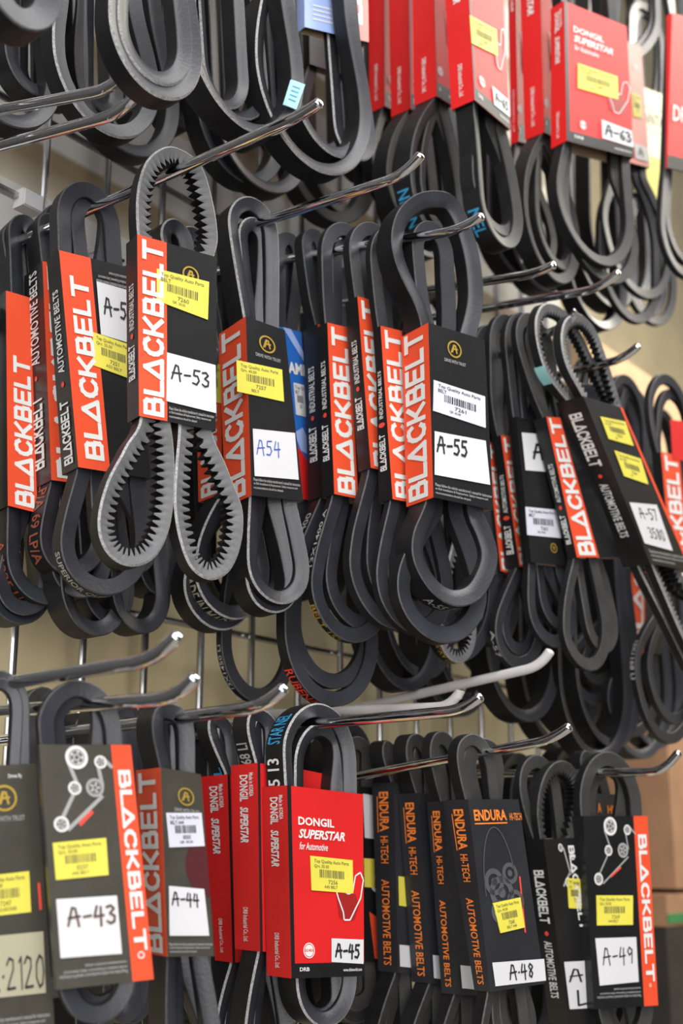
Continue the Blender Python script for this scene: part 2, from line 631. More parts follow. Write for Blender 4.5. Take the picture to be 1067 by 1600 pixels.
class Pack:
    """a belt in its card sleeve, hanging from a hook"""

    def __init__(s, label, ref, X=None, y=None, yaw=15, group=None, name='belt_pack', cat='packaged belt'):
        s.pl = plane_for(ref, X, y, yaw)
        s.root = thing(name, s.pl.p + s.pl.n * 0.01, label, cat, group)
        s.sl = None

    def sleeve(s, quad, sp_top, sp_bot, front, spine, back='card_black', grow=1.0):
        pl = s.pl
        s.k = grow
        TL, TR, BR, BL = [pl.hit(*q) for q in quad]
        TR, BR = TL + (TR - TL) * grow, BL + (BR - BL) * grow
        st = solve_spine(TL, pl.n, sp_top)
        sb = solve_spine(BL, pl.n, sp_bot)
        s.depth = min(st, sb)
        bTL, bBL = TL + pl.n * st, BL + pl.n * sb
        bTR, bBR = TR + pl.n * st, BR + pl.n * sb
        s.mb = mb = MB()
        s.front = Face(TL, TR, BR, BL, -pl.n)
        s.spine = Face(bTL, TL, BL, bBL, -pl.t)
        top = [TL, TR, bTR, bTL]
        bot = [BL, BR, bBR, bBL]
        ct, cb = sum(top) / 4, sum(bot) / 4
        # rounded fold at the two front corners is a narrow chamfer; inner wall gives the card its thickness
        ti = [q + (ct - q) / np.linalg.norm(ct - q) * 0.0009 for q in top]
        bi = [q + (cb - q) / np.linalg.norm(cb - q) * 0.0009 for q in bot]
        ms = [front, back, back, spine]
        for k in range(4):
            j = (k + 1) % 4
            mb.quad(top[k], top[j], bot[j], bot[k], ms[k])
            mb.quad(ti[k], bi[k], bi[j], ti[j], 'card_kraft')
            mb.quad(top[k], ti[k], ti[j], top[j], ms[k])
            mb.quad(bot[k], bot[j], bi[j], bi[k], ms[k])
        s.mb_stickers = []
        s.sl = True
        return s

    def squeeze(s, pl, c, extra, reach):
        """the sleeve gathers the belt: keep the curve inside the card where the card is"""
        if s.sl is None:
            return c
        tl, tr, br, bl = [pl.uv(q) for q in s.front.c]
        off = (pl.p - s.pl.p) @ pl.t
        out = []
        for u, z in c:
            v = (tl[1] - z) / (tl[1] - bl[1])
            vv = min(1, max(0, v))
            a, b = tl[0] + (bl[0] - tl[0]) * v, tr[0] + (br[0] - tr[0]) * v
            if b < a + 0.004:
                a, b = tl[0] + (bl[0] - tl[0]) * vv, tr[0] + (br[0] - tr[0]) * vv
            e = abs(v - vv) * abs(tl[1] - bl[1])
            k = max(0.0, 1 - e / reach)
            k = k * k
            mg = min(0.0012 + extra, (b - a) * 0.3)
            cu = min(max(u, a + mg), b - mg)
            out.append((u * (1 - k) + cu * k, z))
        return np.array(out)

    def belt(s, loops, dd=0.003, style='v', w=0.019, th=0.0094, prints=(), name='belt'):
        """loops: (xt,yt,hwt, xb,yb,hwb, hwm[, extra depth[, bend]]) in pixels on the plane, or a list of points"""
        mb = MB()
        for i, l in enumerate(loops):
            if isinstance(l, dict):
                pl = s.pl.back(dd + l.get('d', 0))
                c = catmull([pl.uv(pl.hit(*q)) for q in l['pts']])
            else:
                pl = s.pl.back(dd + (l[7] if len(l) > 7 else 0.004 * i))
                T, B = pl.hit(l[0], l[1]), pl.hit(l[3], l[4])
                kt, kb = pl.scale(T), pl.scale(B)
                km = 0.5 * (kt + kb)
                c = hang_curve(pl.uv(T), pl.uv(B), l[2] / kt, l[5] / kb, l[6] / km, l[8] / km if len(l) > 8 else 0.0)
            c = s.squeeze(pl, resample(c, 0.003)[0], th * 0.9 * i, l.get('reach', 0.016) if isinstance(l, dict) else 0.075)
            if s.sl is not None:
                dback = (pl.p - s.pl.p) @ pl.n
                w = max(0.006, min(w, s.depth - dback - 0.001))
            add_belt(mb, pl, c, w, th, style, prints if i == 0 else ())
        return mb.build(name, s.root)

    def px_face(s, pts, off=0.0006, on='front'):
        f = s.front if on == 'front' else s.spine
        n = f.n
        p0 = f.c[0]
        out = []
        for q in pts:
            r = ray(*q)
            out.append(CAM + r * (((p0 - CAM) @ n) / (r @ n)) + n * off)
        return Face(*out, n)

    def done(s):
        s.sl = s.mb.build('sleeve', s.root, smooth=0)
        for nm, mb, lab in s.mb_stickers:
            o = mb.build(nm, s.sl, smooth=0)
            if lab:
                o['label'] = lab
        return s

    # ---- stickers
    def price(s, pts, lines, m='paper_yellow', ink='ink_print', on='front'):
        f = s.px_face(pts, on=on)
        mb = MB()
        f.rect(mb, 0, 0, 1, 1, m, 0)
        g = np.array([f.at(0, 0, -0.0004), f.at(1, 0, -0.0004), f.at(1, 1, -0.0004), f.at(0, 1, -0.0004)])
        mb.add(g, [(3, 2, 1, 0)], m)
        t = 0.0002
        if lines:
            f.text(mb, lines[0], (0.08, 0.08, 0.90, 0.21), 'h', ink, 0.01, off=t)
            f.text(mb, lines[1], (0.08, 0.23, 0.46, 0.34), 'h', ink, 0.01, off=t, nat=True)
            u = 0.2
            rr = random.Random(lines[0] + lines[2])
            while u < 0.78:
                wv = rr.choice([0.012, 0.02, 0.028])
                f.rect(mb, u, 0.37, u + wv, 0.60, ink, t)
                u += wv + rr.choice([0.012, 0.016, 0.022])
            f.text(mb, lines[2], (0.4, 0.66, 0.62, 0.78), 'h', ink, 0.01, off=t)
            if len(lines) > 3:
                f.text(mb, lines[3], (0.3, 0.82, 0.72, 0.91), 'h', ink, 0.01, off=t, nat=True)
        s.mb_stickers.append(('price_sticker', mb, {'paper_yellow': 'yellow', 'card_red': 'red'}.get(m, 'white') + ' price sticker'))
        return s

    def number(s, pts, txt, rect, ink='ink_black', thick=0.11, m='paper_white', txt2=None, rect2=None, on='front'):
        f = s.px_face(pts, on=on)
        mb = MB()
        f.rect(mb, 0, 0, 1, 1, m, 0)
        if txt:
            f.fit(mb, stroke_geom(txt, HAND, thick, 0.2, True), rect, 'h', ink, 0.0002)
        if txt2:
            f.fit(mb, stroke_geom(txt2, HAND, thick, 0.2, True), rect2, 'h', ink, 0.0002)
        s.mb_stickers.append(('number_label', mb, 'white label handwritten ' + (txt or '') if txt else 'blank white label'))
        return s

    # ---- printed designs
    def blackbelt(s, face, rect, d, m='ink_white', thick=0.25):
        face.fit(s.mb, stroke_geom('BLACKBELT', BLOCK, thick, 0.24), rect, d, m)

    def emblem(s, u, v, r=0.05, words=True):
        f = s.front
        r = r * f.H
        f.ring(s.mb, u, v, r * 0.82, r, 'ink_gold')
        f.fit(s.mb, stroke_geom('A', HAND, 0.2, 0.2), (u - r * .45 / f.W, v - r * .55 / f.H, u + r * .45 / f.W, v + r * .5 / f.H), 'h', 'ink_gold')
        f.line(s.mb, u - r * .5 / f.W, v + r * .5 / f.H, u - r * .1 / f.W, v - r * .5 / f.H, r * .16, 'ink_gold')
        if words:
            f.text(s.mb, 'DRIVE WITH TRUST', (u - 1.5 * r / f.W, v + 1.35 * r / f.H, u + 1.5 * r / f.W, v + 1.75 * r / f.H), 'h', 'ink_grey', 0.01)

    def small_print(s, rect, d='h', n=3, m='ink_grey'):
        L = ["Please follow the vehicle manufacturer's manual for instruction",
             'on Belt Installation & Replacement. Safety measures and',
             'recommendations should be obeyed.']
        u0, v0, u1, v1 = rect
        for i in range(n):
            k = i if d == 'h' else n - 1 - i
            a = v0 + (v1 - v0) * (k + 0.1) / n
            b = v0 + (v1 - v0) * (k + 0.85) / n
            wd = (u1 - u0) * (1, 0.93, 0.62)[i]
            s.front.text(s.mb, L[i], (u0, a, u0 + wd, b) if d == 'h' else (u1 - wd, a, u1, b), d, m, 0.012)

    def spine_words(s, sub='INDUSTRIAL BELTS', d='up', a=0.06, b=0.97, u0=0.3, u1=0.72):
        L = b - a
        f = s.spine
        if d == 'up':
            s.blackbelt(f, (u0 - .08, b - 0.36 * L, u1 + .08, b), 'up')
            s_ = 0.5 * (u0 + u1)
            f.ring(s.mb, s_, b - 0.455 * L, 0, 0.0016, 'ink_red', n=10)
            f.text(s.mb, sub, (u0, a, u1, b - 0.52 * L), 'up', 'ink_white', 0.015)
        else:
            s.blackbelt(f, (u0 - .08, a, u1 + .08, a + 0.42 * L), 'down')
            f.ring(s.mb, 0.5 * (u0 + u1), a + 0.50 * L, 0, 0.0016, 'ink_red', n=10)
            f.text(s.mb, sub, (u0, a + 0.56 * L, u1, b), 'down', 'ink_white', 0.015)

    def pulleys(s, pts, lines, k=1.0):
        """pulley drawing: pts (u, v, r as a share of the card height)"""
        f, mb = s.front, s.mb
        pts = [(u, v, r * f.H) for u, v, r in pts]
        for (a, b) in lines:
            f.line(mb, *a, *b, 0.0016 * k, 'ink_grey', 0.00035)
        for i, (u, v, r) in enumerate(pts):
            f.ring(mb, u, v, r * 0.55, r, 'ink_white' if i != 3 else 'ink_grey', 0.0004)
            f.ring(mb, u, v, r * 0.62, r * 0.7, 'ink_black', 0.00045)
            f.ring(mb, u, v, 0, r * 0.36, 'ink_grey', 0.0004)
            for q in range(5):
                a = q * 2 * math.pi / 5
                f.ring(mb, u + r * .46 * math.cos(a) / f.W, v + r * .46 * math.sin(a) / f.H, 0, r * 0.09, 'ink_white', 0.00045, 8)
            f.ring(mb, u, v, 0, r * 0.14, 'ink_black', 0.00048, 10)

    def dongil_spine(s):
        f, mb = s.spine, s.mb
        f.text(mb, 'DONGIL', (0.34, 0.06, 0.66, 0.205), 'down', 'ink_white', 0.03)
        f.text(mb, 'SUPERSTAR', (0.34, 0.235, 0.66, 0.43), 'down', 'ink_white', 0.035, 0.25)
        f.text(mb, 'Made in KOREA', (0.70, 0.05, 0.86, 0.18), 'down', 'ink_white', 0.02)
        f.text(mb, 'DRB Industrial Co., Ltd.', (0.36, 0.775, 0.58, 0.955), 'down', 'ink_white', 0.012)

    def dongil_front(s, strip=True):
        f, mb = s.front, s.mb
        f.rect(mb, 0, 0, 0.05, 1, 'card_black', 0.0003)
        f.rect(mb, 0.05, 0.925, 1, 1, 'card_black', 0.0003)
        f.text(mb, 'DONGIL', (0.13, 0.16, 0.60, 0.205), 'h', 'ink_white', 0.03)
        f.text(mb, 'SUPERSTAR', (0.13, 0.225, 0.74, 0.275), 'h', 'ink_white', 0.035, 0.3)
        f.text(mb, 'for Automotive', (0.14, 0.295, 0.51, 0.335), 'h', 'ink_white', 0.012, 0.25)
        f.ring(mb, 0.24, 0.86, 0, 0.0042, 'ink_white', 0.0004)
        f.ring(mb, 0.24, 0.86, 0.0032, 0.0036, 'card_red', 0.00045)
        f.text(mb, 'GOLD MEDAL', (0.18, 0.852, 0.30, 0.866), 'h', 'card_red', 0.02, off=0.0005)
        f.text(mb, 'DRB', (0.11, 0.945, 0.24, 0.965), 'h', 'ink_white', 0.02)
        f.text(mb, 'www.drbworld.com', (0.70, 0.955, 0.96, 0.972), 'h', 'ink_white', 0.01)
        # engine silhouette with its belt run
        f.poly(mb, [(0.62, 0.57), (0.72, 0.55), (0.88, 0.56), (0.93, 0.62), (0.86, 0.70), (0.66, 0.69)], 'card_red_deep', 0.00035)
        run = [(0.88, 0.46), (0.95, 0.44), (0.99, 0.48), (0.95, 0.58), (0.80, 0.70), (0.72, 0.70), (0.71, 0.66), (0.64, 0.58), (0.60, 0.52), (0.66, 0.53), (0.78, 0.56), (0.84, 0.55), (0.88, 0.46)]
        for a, b in zip(run, run[1:]):
            f.line(mb, *a, *b, 0.0009, 'ink_white', 0.0005)

    def endura_spine(s):
        f, mb = s.spine, s.mb
        f.text(mb, 'ENDURA', (0.32, 0.05, 0.76, 0.265), 'down', 'ink_orange', 0.03)
        f.rect(mb, 0.22, 0.075, 0.26, 0.27, 'ink_orange', 0.0004)
        f.text(mb, 'HI-TECH', (0.34, 0.29, 0.70, 0.435), 'down', 'ink_orange', 0.012)
        f.text(mb, 'AUTOMOTIVE BELTS', (0.32, 0.52, 0.70, 0.965), 'down', 'ink_orange', 0.012)


# ------------------------------------------------------------------ the setting
def solid(name, lo, hi, m, kind='structure'):
    mb = MB()
    lo, hi = np.array(lo, float), np.array(hi, float)
    c = (lo + hi) / 2
    h = (hi - lo) / 2
    mb.box(c, h[0], h[1], h[2], m)
    o = mb.build(name, None, 0, loc=c)
    if kind:
        o['kind'] = kind
    return o


def wall_material():
    m = bpy.data.materials.new('wall_boards')
    m.use_nodes = True
    nt = m.node_tree
    b = nt.nodes['Principled BSDF']
    b.inputs['Roughness'].default_value = 0.55
    tc = nt.nodes.new('ShaderNodeTexCoord')
    sep = nt.nodes.new('ShaderNodeSeparateXYZ')
    nt.links.new(tc.outputs['Object'], sep.inputs[0])
    mul = nt.nodes.new('ShaderNodeMath')
    mul.operation = 'MULTIPLY'
    mul.inputs[1].default_value = 1 / 0.11
    nt.links.new(sep.outputs['Z'], mul.inputs[0])
    fr = nt.nodes.new('ShaderNodeMath')
    fr.operation = 'FRACT'
    nt.links.new(mul.outputs[0], fr.inputs[0])
    r = nt.nodes.new('ShaderNodeValToRGB')
    e = r.color_ramp.elements
    e[0].position, e[0].color = 0.0, (0.62, 0.56, 0.44, 1)
    e[1].position, e[1].color = 0.22, (0.36, 0.27, 0.17, 1)
    x = e.new(0.34)
    x.color = (0.36, 0.27, 0.17, 1)
    x = e.new(0.38)
    x.color = (0.70, 0.67, 0.62, 1)
    x = e.new(1.0)
    x.color = (0.72, 0.70, 0.68, 1)
    nt.links.new(fr.outputs[0], r.inputs['Fac'])
    n = nt.nodes.new('ShaderNodeTexNoise')
    n.inputs['Scale'].default_value = 5
    nt.links.new(tc.outputs['Object'], n.inputs['Vector'])
    # plain cream paper lower down
    lt = nt.nodes.new('ShaderNodeMapRange')
    lt.inputs[1].default_value, lt.inputs[2].default_value = 1.74 - 1.5, 1.78 - 1.5
    nt.links.new(sep.outputs['Z'], lt.inputs[0])
    mx = nt.nodes.new('ShaderNodeMix')
    mx.data_type = 'RGBA'
    nt.links.new(lt.outputs[0], mx.inputs['Factor'])
    r2 = nt.nodes.new('ShaderNodeValToRGB')
    r2.color_ramp.elements[0].position = 0.35
    r2.color_ramp.elements[0].color = (0.80, 0.66, 0.38, 1)
    r2.color_ramp.elements[1].position = 0.65
    r2.color_ramp.elements[1].color = (0.90, 0.80, 0.54, 1)
    nt.links.new(n.outputs['Fac'], r2.inputs['Fac'])
    nt.links.new(r2.outputs['Color'], mx.inputs['A'])
    nt.links.new(r.outputs['Color'], mx.inputs['B'])
    nt.links.new(mx.outputs['Result'], b.inputs['Base Color'])
    _M['wall_boards'] = m


wall_material()
mat('wall_far', (0.78, 0.68, 0.46), 0.7, var=0.15, scale=3)
mat('floor_grey', (0.30, 0.28, 0.26), 0.5, var=0.15, scale=6)
mat('ceiling_white', (0.75, 0.75, 0.74), 0.8, var=0.03, scale=6)
mat('box_brown', (0.36, 0.20, 0.11), 0.7, var=0.12, scale=20)
mat('box_tan', (0.62, 0.42, 0.24), 0.7, var=0.1, scale=20)
mat('box_green', (0.04, 0.22, 0.07), 0.6, var=0.1, scale=20)
mat('shelf_dark', (0.03, 0.025, 0.022), 0.6, var=0.2, scale=20)

wb = MB()
wb.box((0.85, 0.045, 1.5), 0.45, 0.015, 1.5, 'wall_boards')
o = wb.build('wall_back', None, 0, loc=(0.85, 0.045, 1.5))
o['kind'] = 'structure'
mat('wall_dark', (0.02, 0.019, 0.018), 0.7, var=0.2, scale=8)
solid('unseen_dark_wall', (-1.6, 0.03, 0), (0.4, 0.06, 3.0), 'wall_dark')  # unseen wall stretch, made dark so the chrome hooks reflect something dark
solid('wall_far', (1.3, 1.2, 0), (5, 1.25, 6), 'wall_far')
solid('wall_right', (5, -4, 0), (5.05, 1.25, 3.2), 'wall_far')
solid('floor', (-3, -4, -0.05), (5.05, 1.25, 0), 'floor_grey')

# ------------------------------------------------------------------ wire grid on the wall
root = thing('wire_grid_panel', (0.3, 0.0, 0.9), 'chrome wire grid panel fixed along the shop wall, carrying the peg hooks', 'wire grid')
for i in range(19):
    x = 0.276 + 0.0545 * i
    mb = MB()
    mb.tube([(x, 0.0, 0.95), (x, 0.0, 1.6), (x, 0.0, 2.2)], 0.0026, 'chrome_dull', 10)
    mb.build('vertical_wire', root)
for i in range(4):
    z = 1.33 + 0.325 * i
    mb = MB()
    mb.tube([(0.25, 0.0055, z), (0.7, 0.0055, z), (1.28, 0.0055, z)], 0.0026, 'chrome_dull', 10)
    mb.build('horizontal_wire', root)


def hook(label, bend, tip, back, yb=-0.25, m='chrome', r=0.0031):
    b = P(*bend, yb)
    X = b[0]
    q = at_x(*back, X)
    sl = (b[2] - q[2]) / (b[1] - q[1])
    w = np.array([X, -0.004, b[2] + sl * (-0.004 - b[1])])
    t = at_x(*tip, X)
    d1 = (b - w) / np.linalg.norm(b - w)
    d2 = (t - b) / np.linalg.norm(t - b)
    root = thing('peg_hook', w, label, 'hook', 'chrome peg hooks on the wire grid' if m == 'chrome' else None)
    pts = [w, w + (b - w) * .5, b - d1 * 0.012]
    for k in range(1, 6):
        s = k / 6
        pts.append((b - d1 * 0.012) * (1 - s) ** 2 + 2 * s * (1 - s) * b + (b + d2 * 0.012) * s * s)
    pts += [b + d2 * 0.012, t - d2 * 0.001, t, t + d2 * 0.0008, t + d2 * 0.0013]
    rr = [r] * (len(pts) - 3) + [r * 0.98, r * 0.8, r * 0.4]
    mb = MB()
    mb.tube(pts, rr, m, 14)
    mb.build('rod', root, 40)
    mb = MB()
    mb.box(w + np.array([0, 0.0005, -0.012]), 0.014, 0.0022, 0.020, m)
    mb.box(w + np.array([0, 0.004, 0.012]), 0.014, 0.006, 0.0022, m)
    mb.build('mounting_plate', root, 0)
    return root


hook('upper of the two chrome peg hooks at the left edge, under the hanging loops', (172, 140), (204, 106), (0, 172), -0.19)
hook('lower of the two chrome peg hooks at the left edge, under the hanging loops', (187, 178), (217, 143), (0, 228), -0.19)
hook('long chrome peg hook carrying the toothed belt marked A-53', (468, 182), (499, 161), (131, 332))
hook('long chrome peg hook carrying the belt marked A 54', (629, 275), (657, 243), (365, 361))
hook('chrome peg hook carrying the belts of the pack marked A-55', (719, 359), (752, 338), (654, 370))
hook('empty chrome peg hook right of the A-55 loops, upper of two', (834, 428), (865, 414), (697, 449))
hook('empty chrome peg hook right of the A-55 loops, lower and longer of two', (935, 451), (966, 426), (701, 492))
hook('chrome peg hook tip showing inside the toothed loops of A-57', (886, 508), (898, 490), (872, 514), -0.225)
hook('chrome peg hook against the tan carton at the right', (976, 560), (997, 541), (952, 566))
hook('chrome peg hook in front of the cream wall at the left, above pack A-43', (240, 1031), (277, 994), (0, 1069))
hook('chrome peg hook carrying the black pack marked A-43', (276, 1091), (304, 1059), (97, 1104))
hook('chrome peg hook carrying the orange and black pack marked A-44', (412, 1104), (443, 1076), (251, 1125))
hook('chrome peg hook carrying the red pack marked A-45', (723, 1110), (750, 1089), (487, 1132))
hook('chrome peg hook carrying the dark pack marked A-48', (862, 1156), (889, 1136), (776, 1172))
hook('chrome peg hook carrying the black pack marked A-49', (1036, 1206), (1060, 1176), (956, 1207))
hook('white coated peg hook above the A-45 hook, pointing up to the right', (845, 1041), (859, 1018), (600, 1097), -0.20, m='plastic_white', r=0.0034)
hook('white coated peg hook just behind the A-45 hook tip', (706, 1104), (715, 1087), (560, 1110), -0.17, m='plastic_white', r=0.0032)

c = P(44, 317, -0.012)
mb = MB()
mb.box(c, 0.008, 0.005, 0.006, 'plastic_white')
mb.box(c + np.array([-0.018, 0.002, 0.002]), 0.010, 0.0025, 0.0018, 'chrome_dull')
mb.box(c + np.array([0, -0.0054, -0.0]), 0.0072, 0.0005, 0.0052, 'paper_white')
tag(mb.build('rail_clip', None, 0, loc=c), 'small bright metal clip on the wire grid at the left edge', 'clip')

# ------------------------------------------------------------------ middle row
GB = 'packaged belts on the middle row'
BB = 'card_black'
A53, A54, A55 = 0.454, 0.549, 0.611


def bb_front(p, u, rect=None):
    """orange band with the name, from the left edge to u, rest black"""
    if rect:
        rect = (rect[0] / p.k, rect[1], rect[2] / p.k, rect[3])
    u /= p.k
    p.front.rect(p.mb, 0, 0, u, 1, 'card_orange', 0.0002)
    p.blackbelt(p.front, rect or (0.12 * u, 0.02, 0.90 * u, 0.985), 'up')


# --- stack on the A-53 hook
p = Pack('black pack with orange name band cut by the left edge of the photo', (25, 600), X=A53, yaw=16, group=GB)
p.sleeve([(9, 454), (62, 470), (76, 806), (12, 790)], -14, -12, BB, BB, grow=1.5)
bb_front(p, 0.72, (0.16, 0.30, 0.66, 0.985))
p.belt([(38, 334, 26, 78, 944, 62, 34), (20, 350, 22, 40, 962, 50, 26, 0.006)], prints=[(840, 'A-1325 Li  A-13M1 P/A', 'ink_rust', 0.09, 0.2, 0.7, False)])
p.done()
p = Pack('narrow black spine lettered AUTOMOTIVE BELTS with an orange sliver, second pack from the left edge', (60, 600), X=A53, yaw=16, group=GB)
p.sleeve([(66, 408), (112, 418), (150, 760), (80, 750)], 38, 44, BB, BB, grow=2.0)
bb_front(p, 0.9)
p.spine_words('AUTOMOTIVE BELTS', a=0.02, b=0.93)
p.belt([(78, 332, 24, 118, 900, 60, 34), (92, 318, 30, 130, 935, 50, 34, 0.005)], prints=[(720, '02LP/A 69 LP/A', 'ink_rust', 0.06, 0.15, 0.8, False)])
p.done()
p = Pack('black pack with wide orange name band, white and yellow labels half hidden by A-53', (150, 560), X=A53, yaw=15, group=GB)
p.sleeve([(92, 391), (204, 419), (236, 748), (122, 730)], 73, 97, BB, BB)
p.front.rect(p.mb, 0, 0, 0.43, 1, 'card_orange', 0.0002)
p.blackbelt(p.front, (0.10, 0.11, 0.37, 0.955), 'up')
p.small_print((0.48, 0.04, 0.97, 0.12), '180')
p.spine_words('AUTOMOTIVE BELTS', a=0.17, b=0.97)
p.price([(144, 519), (208, 541), (210, 595), (145, 571)], ['Top Quality Auto Parts', 'Qrs. 25.00', '7251', 'A52 BELT'])
p.number([(150, 440), (210, 457), (213, 540), (157, 523)], 'A-52', (0.12, 0.25, 0.95, 0.62), thick=0.16)
p.belt([(137, 283, 49, 168, 930, 78, 56), (146, 300, 40, 214, 897, 58, 44, 0.004)],
       prints=[(860, 'SUPERIOR QUALITY BELTS', 'ink_grey', 0.07, 0.2, 0.75, False)])
p.done()

# --- A-53
p = Pack('toothed grey belt in the black sleeve with orange band marked A-53', (275, 500), X=A53, yaw=19, group=GB)
p.sleeve([(214, 366), (339, 402), (337, 673), (217, 650)], 197, 199, BB, BB)
p.front.rect(p.mb, 0, 0, 0.36, 1, 'card_orange', 0.0002)
p.blackbelt(p.front, (0.045, 0.02, 0.325, 0.985), 'up')
p.spine_words('INDUSTRIAL BELTS', a=0.26, b=0.79)
p.emblem(0.66, 0.15)
p.small_print((0.38, 0.915, 0.97, 0.985))
p.price([(244, 420), (326, 441), (324, 500), (244, 470)], ['Top Quality Auto Parts', 'BELT', '7260', 'QR. 30.00'])
p.number([(260, 551), (336, 571), (337, 646), (259, 627)], 'A-53', (0.08, 0.2, 0.86, 0.55), thick=0.13)
p.belt([{'pts': [(277, 229), (250, 232), (227, 255), (215, 300), (214, 360), (216, 420), (218, 540), (222, 640),
                 (195, 700), (168, 752), (154, 808), (160, 850), (182, 877), (212, 885), (242, 872), (262, 838), (272, 790), (274, 720), (268, 660), (256, 590),
                 (272, 590), (280, 660), (275, 730), (273, 790), (282, 845), (300, 888), (330, 906), (360, 892), (378, 850), (381, 800), (368, 760), (345, 700), (334, 650),
                 (336, 540), (341, 430), (342, 370), (333, 310), (314, 255)]}], dd=0.001, style='cog', w=0.018, th=0.0098)
p.done()

# --- stack on the A-54 hook
p = Pack('pack hidden behind A-53 and A 54, showing an orange edge and a printed belt below', (322, 650), X=A54, yaw=14, group=GB)
p.sleeve([(346, 553), (420, 570), (430, 790), (347, 771)], 306, 310, BB, 'card_orange')
p.blackbelt(p.spine, (0.12, 0.03, 0.86, 0.985), 'up')
p.price([(326, 568), (346, 570), (347, 630), (327, 628)], ['Top', 'Qrs.', '72'], on='spine')
p.belt([(272, 340, 26, 376, 968, 62, 40), (300, 352, 26, 350, 985, 60, 38, 0.006)], style='raw',
       prints=[(890, 'MADE IN MADE IN', 'paper_tan', 0.055, 0.1, 0.8, False)])
p.done()
p = Pack('blue pack with white lettering peeping out to the right of A 54', (462, 640), y=-0.118, yaw=14, group=GB)
p.sleeve([(428, 508), (471, 519), (489, 782), (440, 776)], 415, 425, 'card_blue', 'card_blue')
f = p.front
f.text(p.mb, 'AMI', (0.42, 0.20, 1.0, 0.27), 'h', 'ink_white', 0.04)
f.poly(p.mb, [(0.3, 0), (1, 0.18), (1, 0.12), (0.6, 0)], 'card_sky')
f.poly(p.mb, [(0, 0.78), (0.6, 0.70), (1, 0.80), (1, 1), (0, 1)], 'card_red')
f.poly(p.mb, [(0.5, 0.62), (0.8, 0.58), (1, 0.66), (1, 0.74), (0.7, 0.72)], 'card_sky')
p.price([(458, 598), (474, 602), (478, 652), (462, 648)], ['Top Q', 'BELT', 'QR'], 'paper_white', 'ink_black')
p.belt([(453, 362, 24, 470, 940, 34, 28), (458, 386, 20, 470, 915, 30, 22, 0.004)])
p.done()
p = Pack('white-stitched black belt in the orange and black sleeve marked A 54 in blue', (420, 640), X=A54, yaw=19, group=GB)
p.sleeve([(384, 494), (445, 516), (474, 783), (393, 774)], 342, 352, BB, 'card_orange')
p.blackbelt(p.spine, (0.10, 0.02, 0.84, 0.985), 'up')
p.emblem(0.50, 0.125)
p.small_print((0.04, 0.90, 0.96, 0.97))
p.price([(369, 563), (440, 578), (443, 628), (370, 612)], ['Top Quality Auto Parts', 'Qrs. 40.00', '7257', 'BELT'])
p.number([(394, 670), (460, 677), (466, 750), (397, 744)], 'A54', (0.06, 0.22, 0.62, 0.58), 'ink_blue', 0.09)
p.belt([(393, 306, 40, 443, 944, 52, 38), (398, 338, 27, 430, 958, 46, 30, 0.005)], dd=0.004, style='raw', w=0.019, th=0.0085)
p.done()

# --- stack on the A-55 hook
p = Pack('long belts hanging lowest below A 54, two printed loops against the cream wall', (385, 900), y=-0.085, yaw=8, group=GB)
p.sleeve([(395, 500), (440, 510), (450, 770), (400, 765)], 385, 390, BB, BB)
p.belt([(440, 366, 34, 402, 1098, 60, 46)], prints=[(1010, '13X1450 LI', 'ink_grey', 0.03, 0.2, 0.7, True)])
p.done()
p = Pack('plain black spine, leftmost of the pack spines beside the blue pack', (500, 640), X=A55, yaw=14, group=GB)
p.sleeve([(496, 506), (545, 516), (562, 785), (503, 776)], 474, 482, BB, BB, grow=1.7)
p.spine_words('INDUSTRIAL BELTS', a=0.24, b=0.79)
p.front.rect(p.mb, 0, 0, 0.4, 1, 'card_orange', 0.0002)
p.belt([(492, 356, 22, 526, 1104, 74, 40), (500, 372, 24, 524, 1076, 66, 34, 0.003)],
       prints=[(800, '13X1400', 'ink_grey', 0.035, 0.2, 0.75, True), (1046, 'RUBENA', 'ink_red', 0.03, 0.1, 0.9, False)])
p.done()
p = Pack('black and orange pack, second spine right of the blue pack, with a yellow-printed belt below', (535, 640), X=A55, yaw=14, group=GB)
p.sleeve([(511, 504), (565, 517), (582, 784), (522, 772)], 496, 503, BB, BB, grow=1.5)
bb_front(p, 0.62)
p.spine_words('INDUSTRIAL BELTS', a=0.22, b=0.80)
p.belt([(543, 348, 40, 552, 1004, 66, 44), (548, 372, 30, 570, 985, 60, 40, 0.004)],
       prints=[(940, 'BELT 152', 'ink_gold', 0.03, 0.1, 0.9, False), (795, '13X1400 A', 'ink_grey', 0.04, 0.2, 0.75, True)])
p.done()
p = Pack('black and orange pack sitting higher than its neighbours, left of A-55', (575, 600), X=A55, yaw=14, group=GB)
p.sleeve([(558, 463), (600, 474), (628, 742), (579, 731)], 539, 560, BB, BB, grow=1.9)
bb_front(p, 0.75)
p.spine_words('INDUSTRIAL BELTS', a=0.25, b=0.77)
p.belt([(584, 347, 42, 622, 984, 70, 46), (590, 366, 32, 640, 968, 60, 40, 0.004)])
p.done()
p = Pack('orange name band directly left of A-55, with a thin black spine', (612, 640), X=A55, yaw=14, group=GB)
p.sleeve([(594, 509), (648, 522), (666, 790), (613, 780)], 586, 592, BB, BB, grow=1.5)
bb_front(p, 0.62)
p.spine_words('INDUSTRIAL BELTS', a=0.26, b=0.83)
p.belt([(620, 352, 44, 655, 992, 66, 48), (626, 372, 34, 660, 965, 56, 40, 0.004)])
p.done()
p = Pack('smooth black belt in two loops, sleeve with white labels marked A-55', (715, 640), X=A55 + 0.015, yaw=19, group=GB)
p.sleeve([(669, 504), (757, 531), (771, 797), (677, 777)], 627, 635, BB, 'card_orange')
p.blackbelt(p.spine, (0.10, 0.015, 0.86, 0.985), 'up')
p.emblem(0.44, 0.115)
p.small_print((0.03, 0.915, 0.97, 0.985))
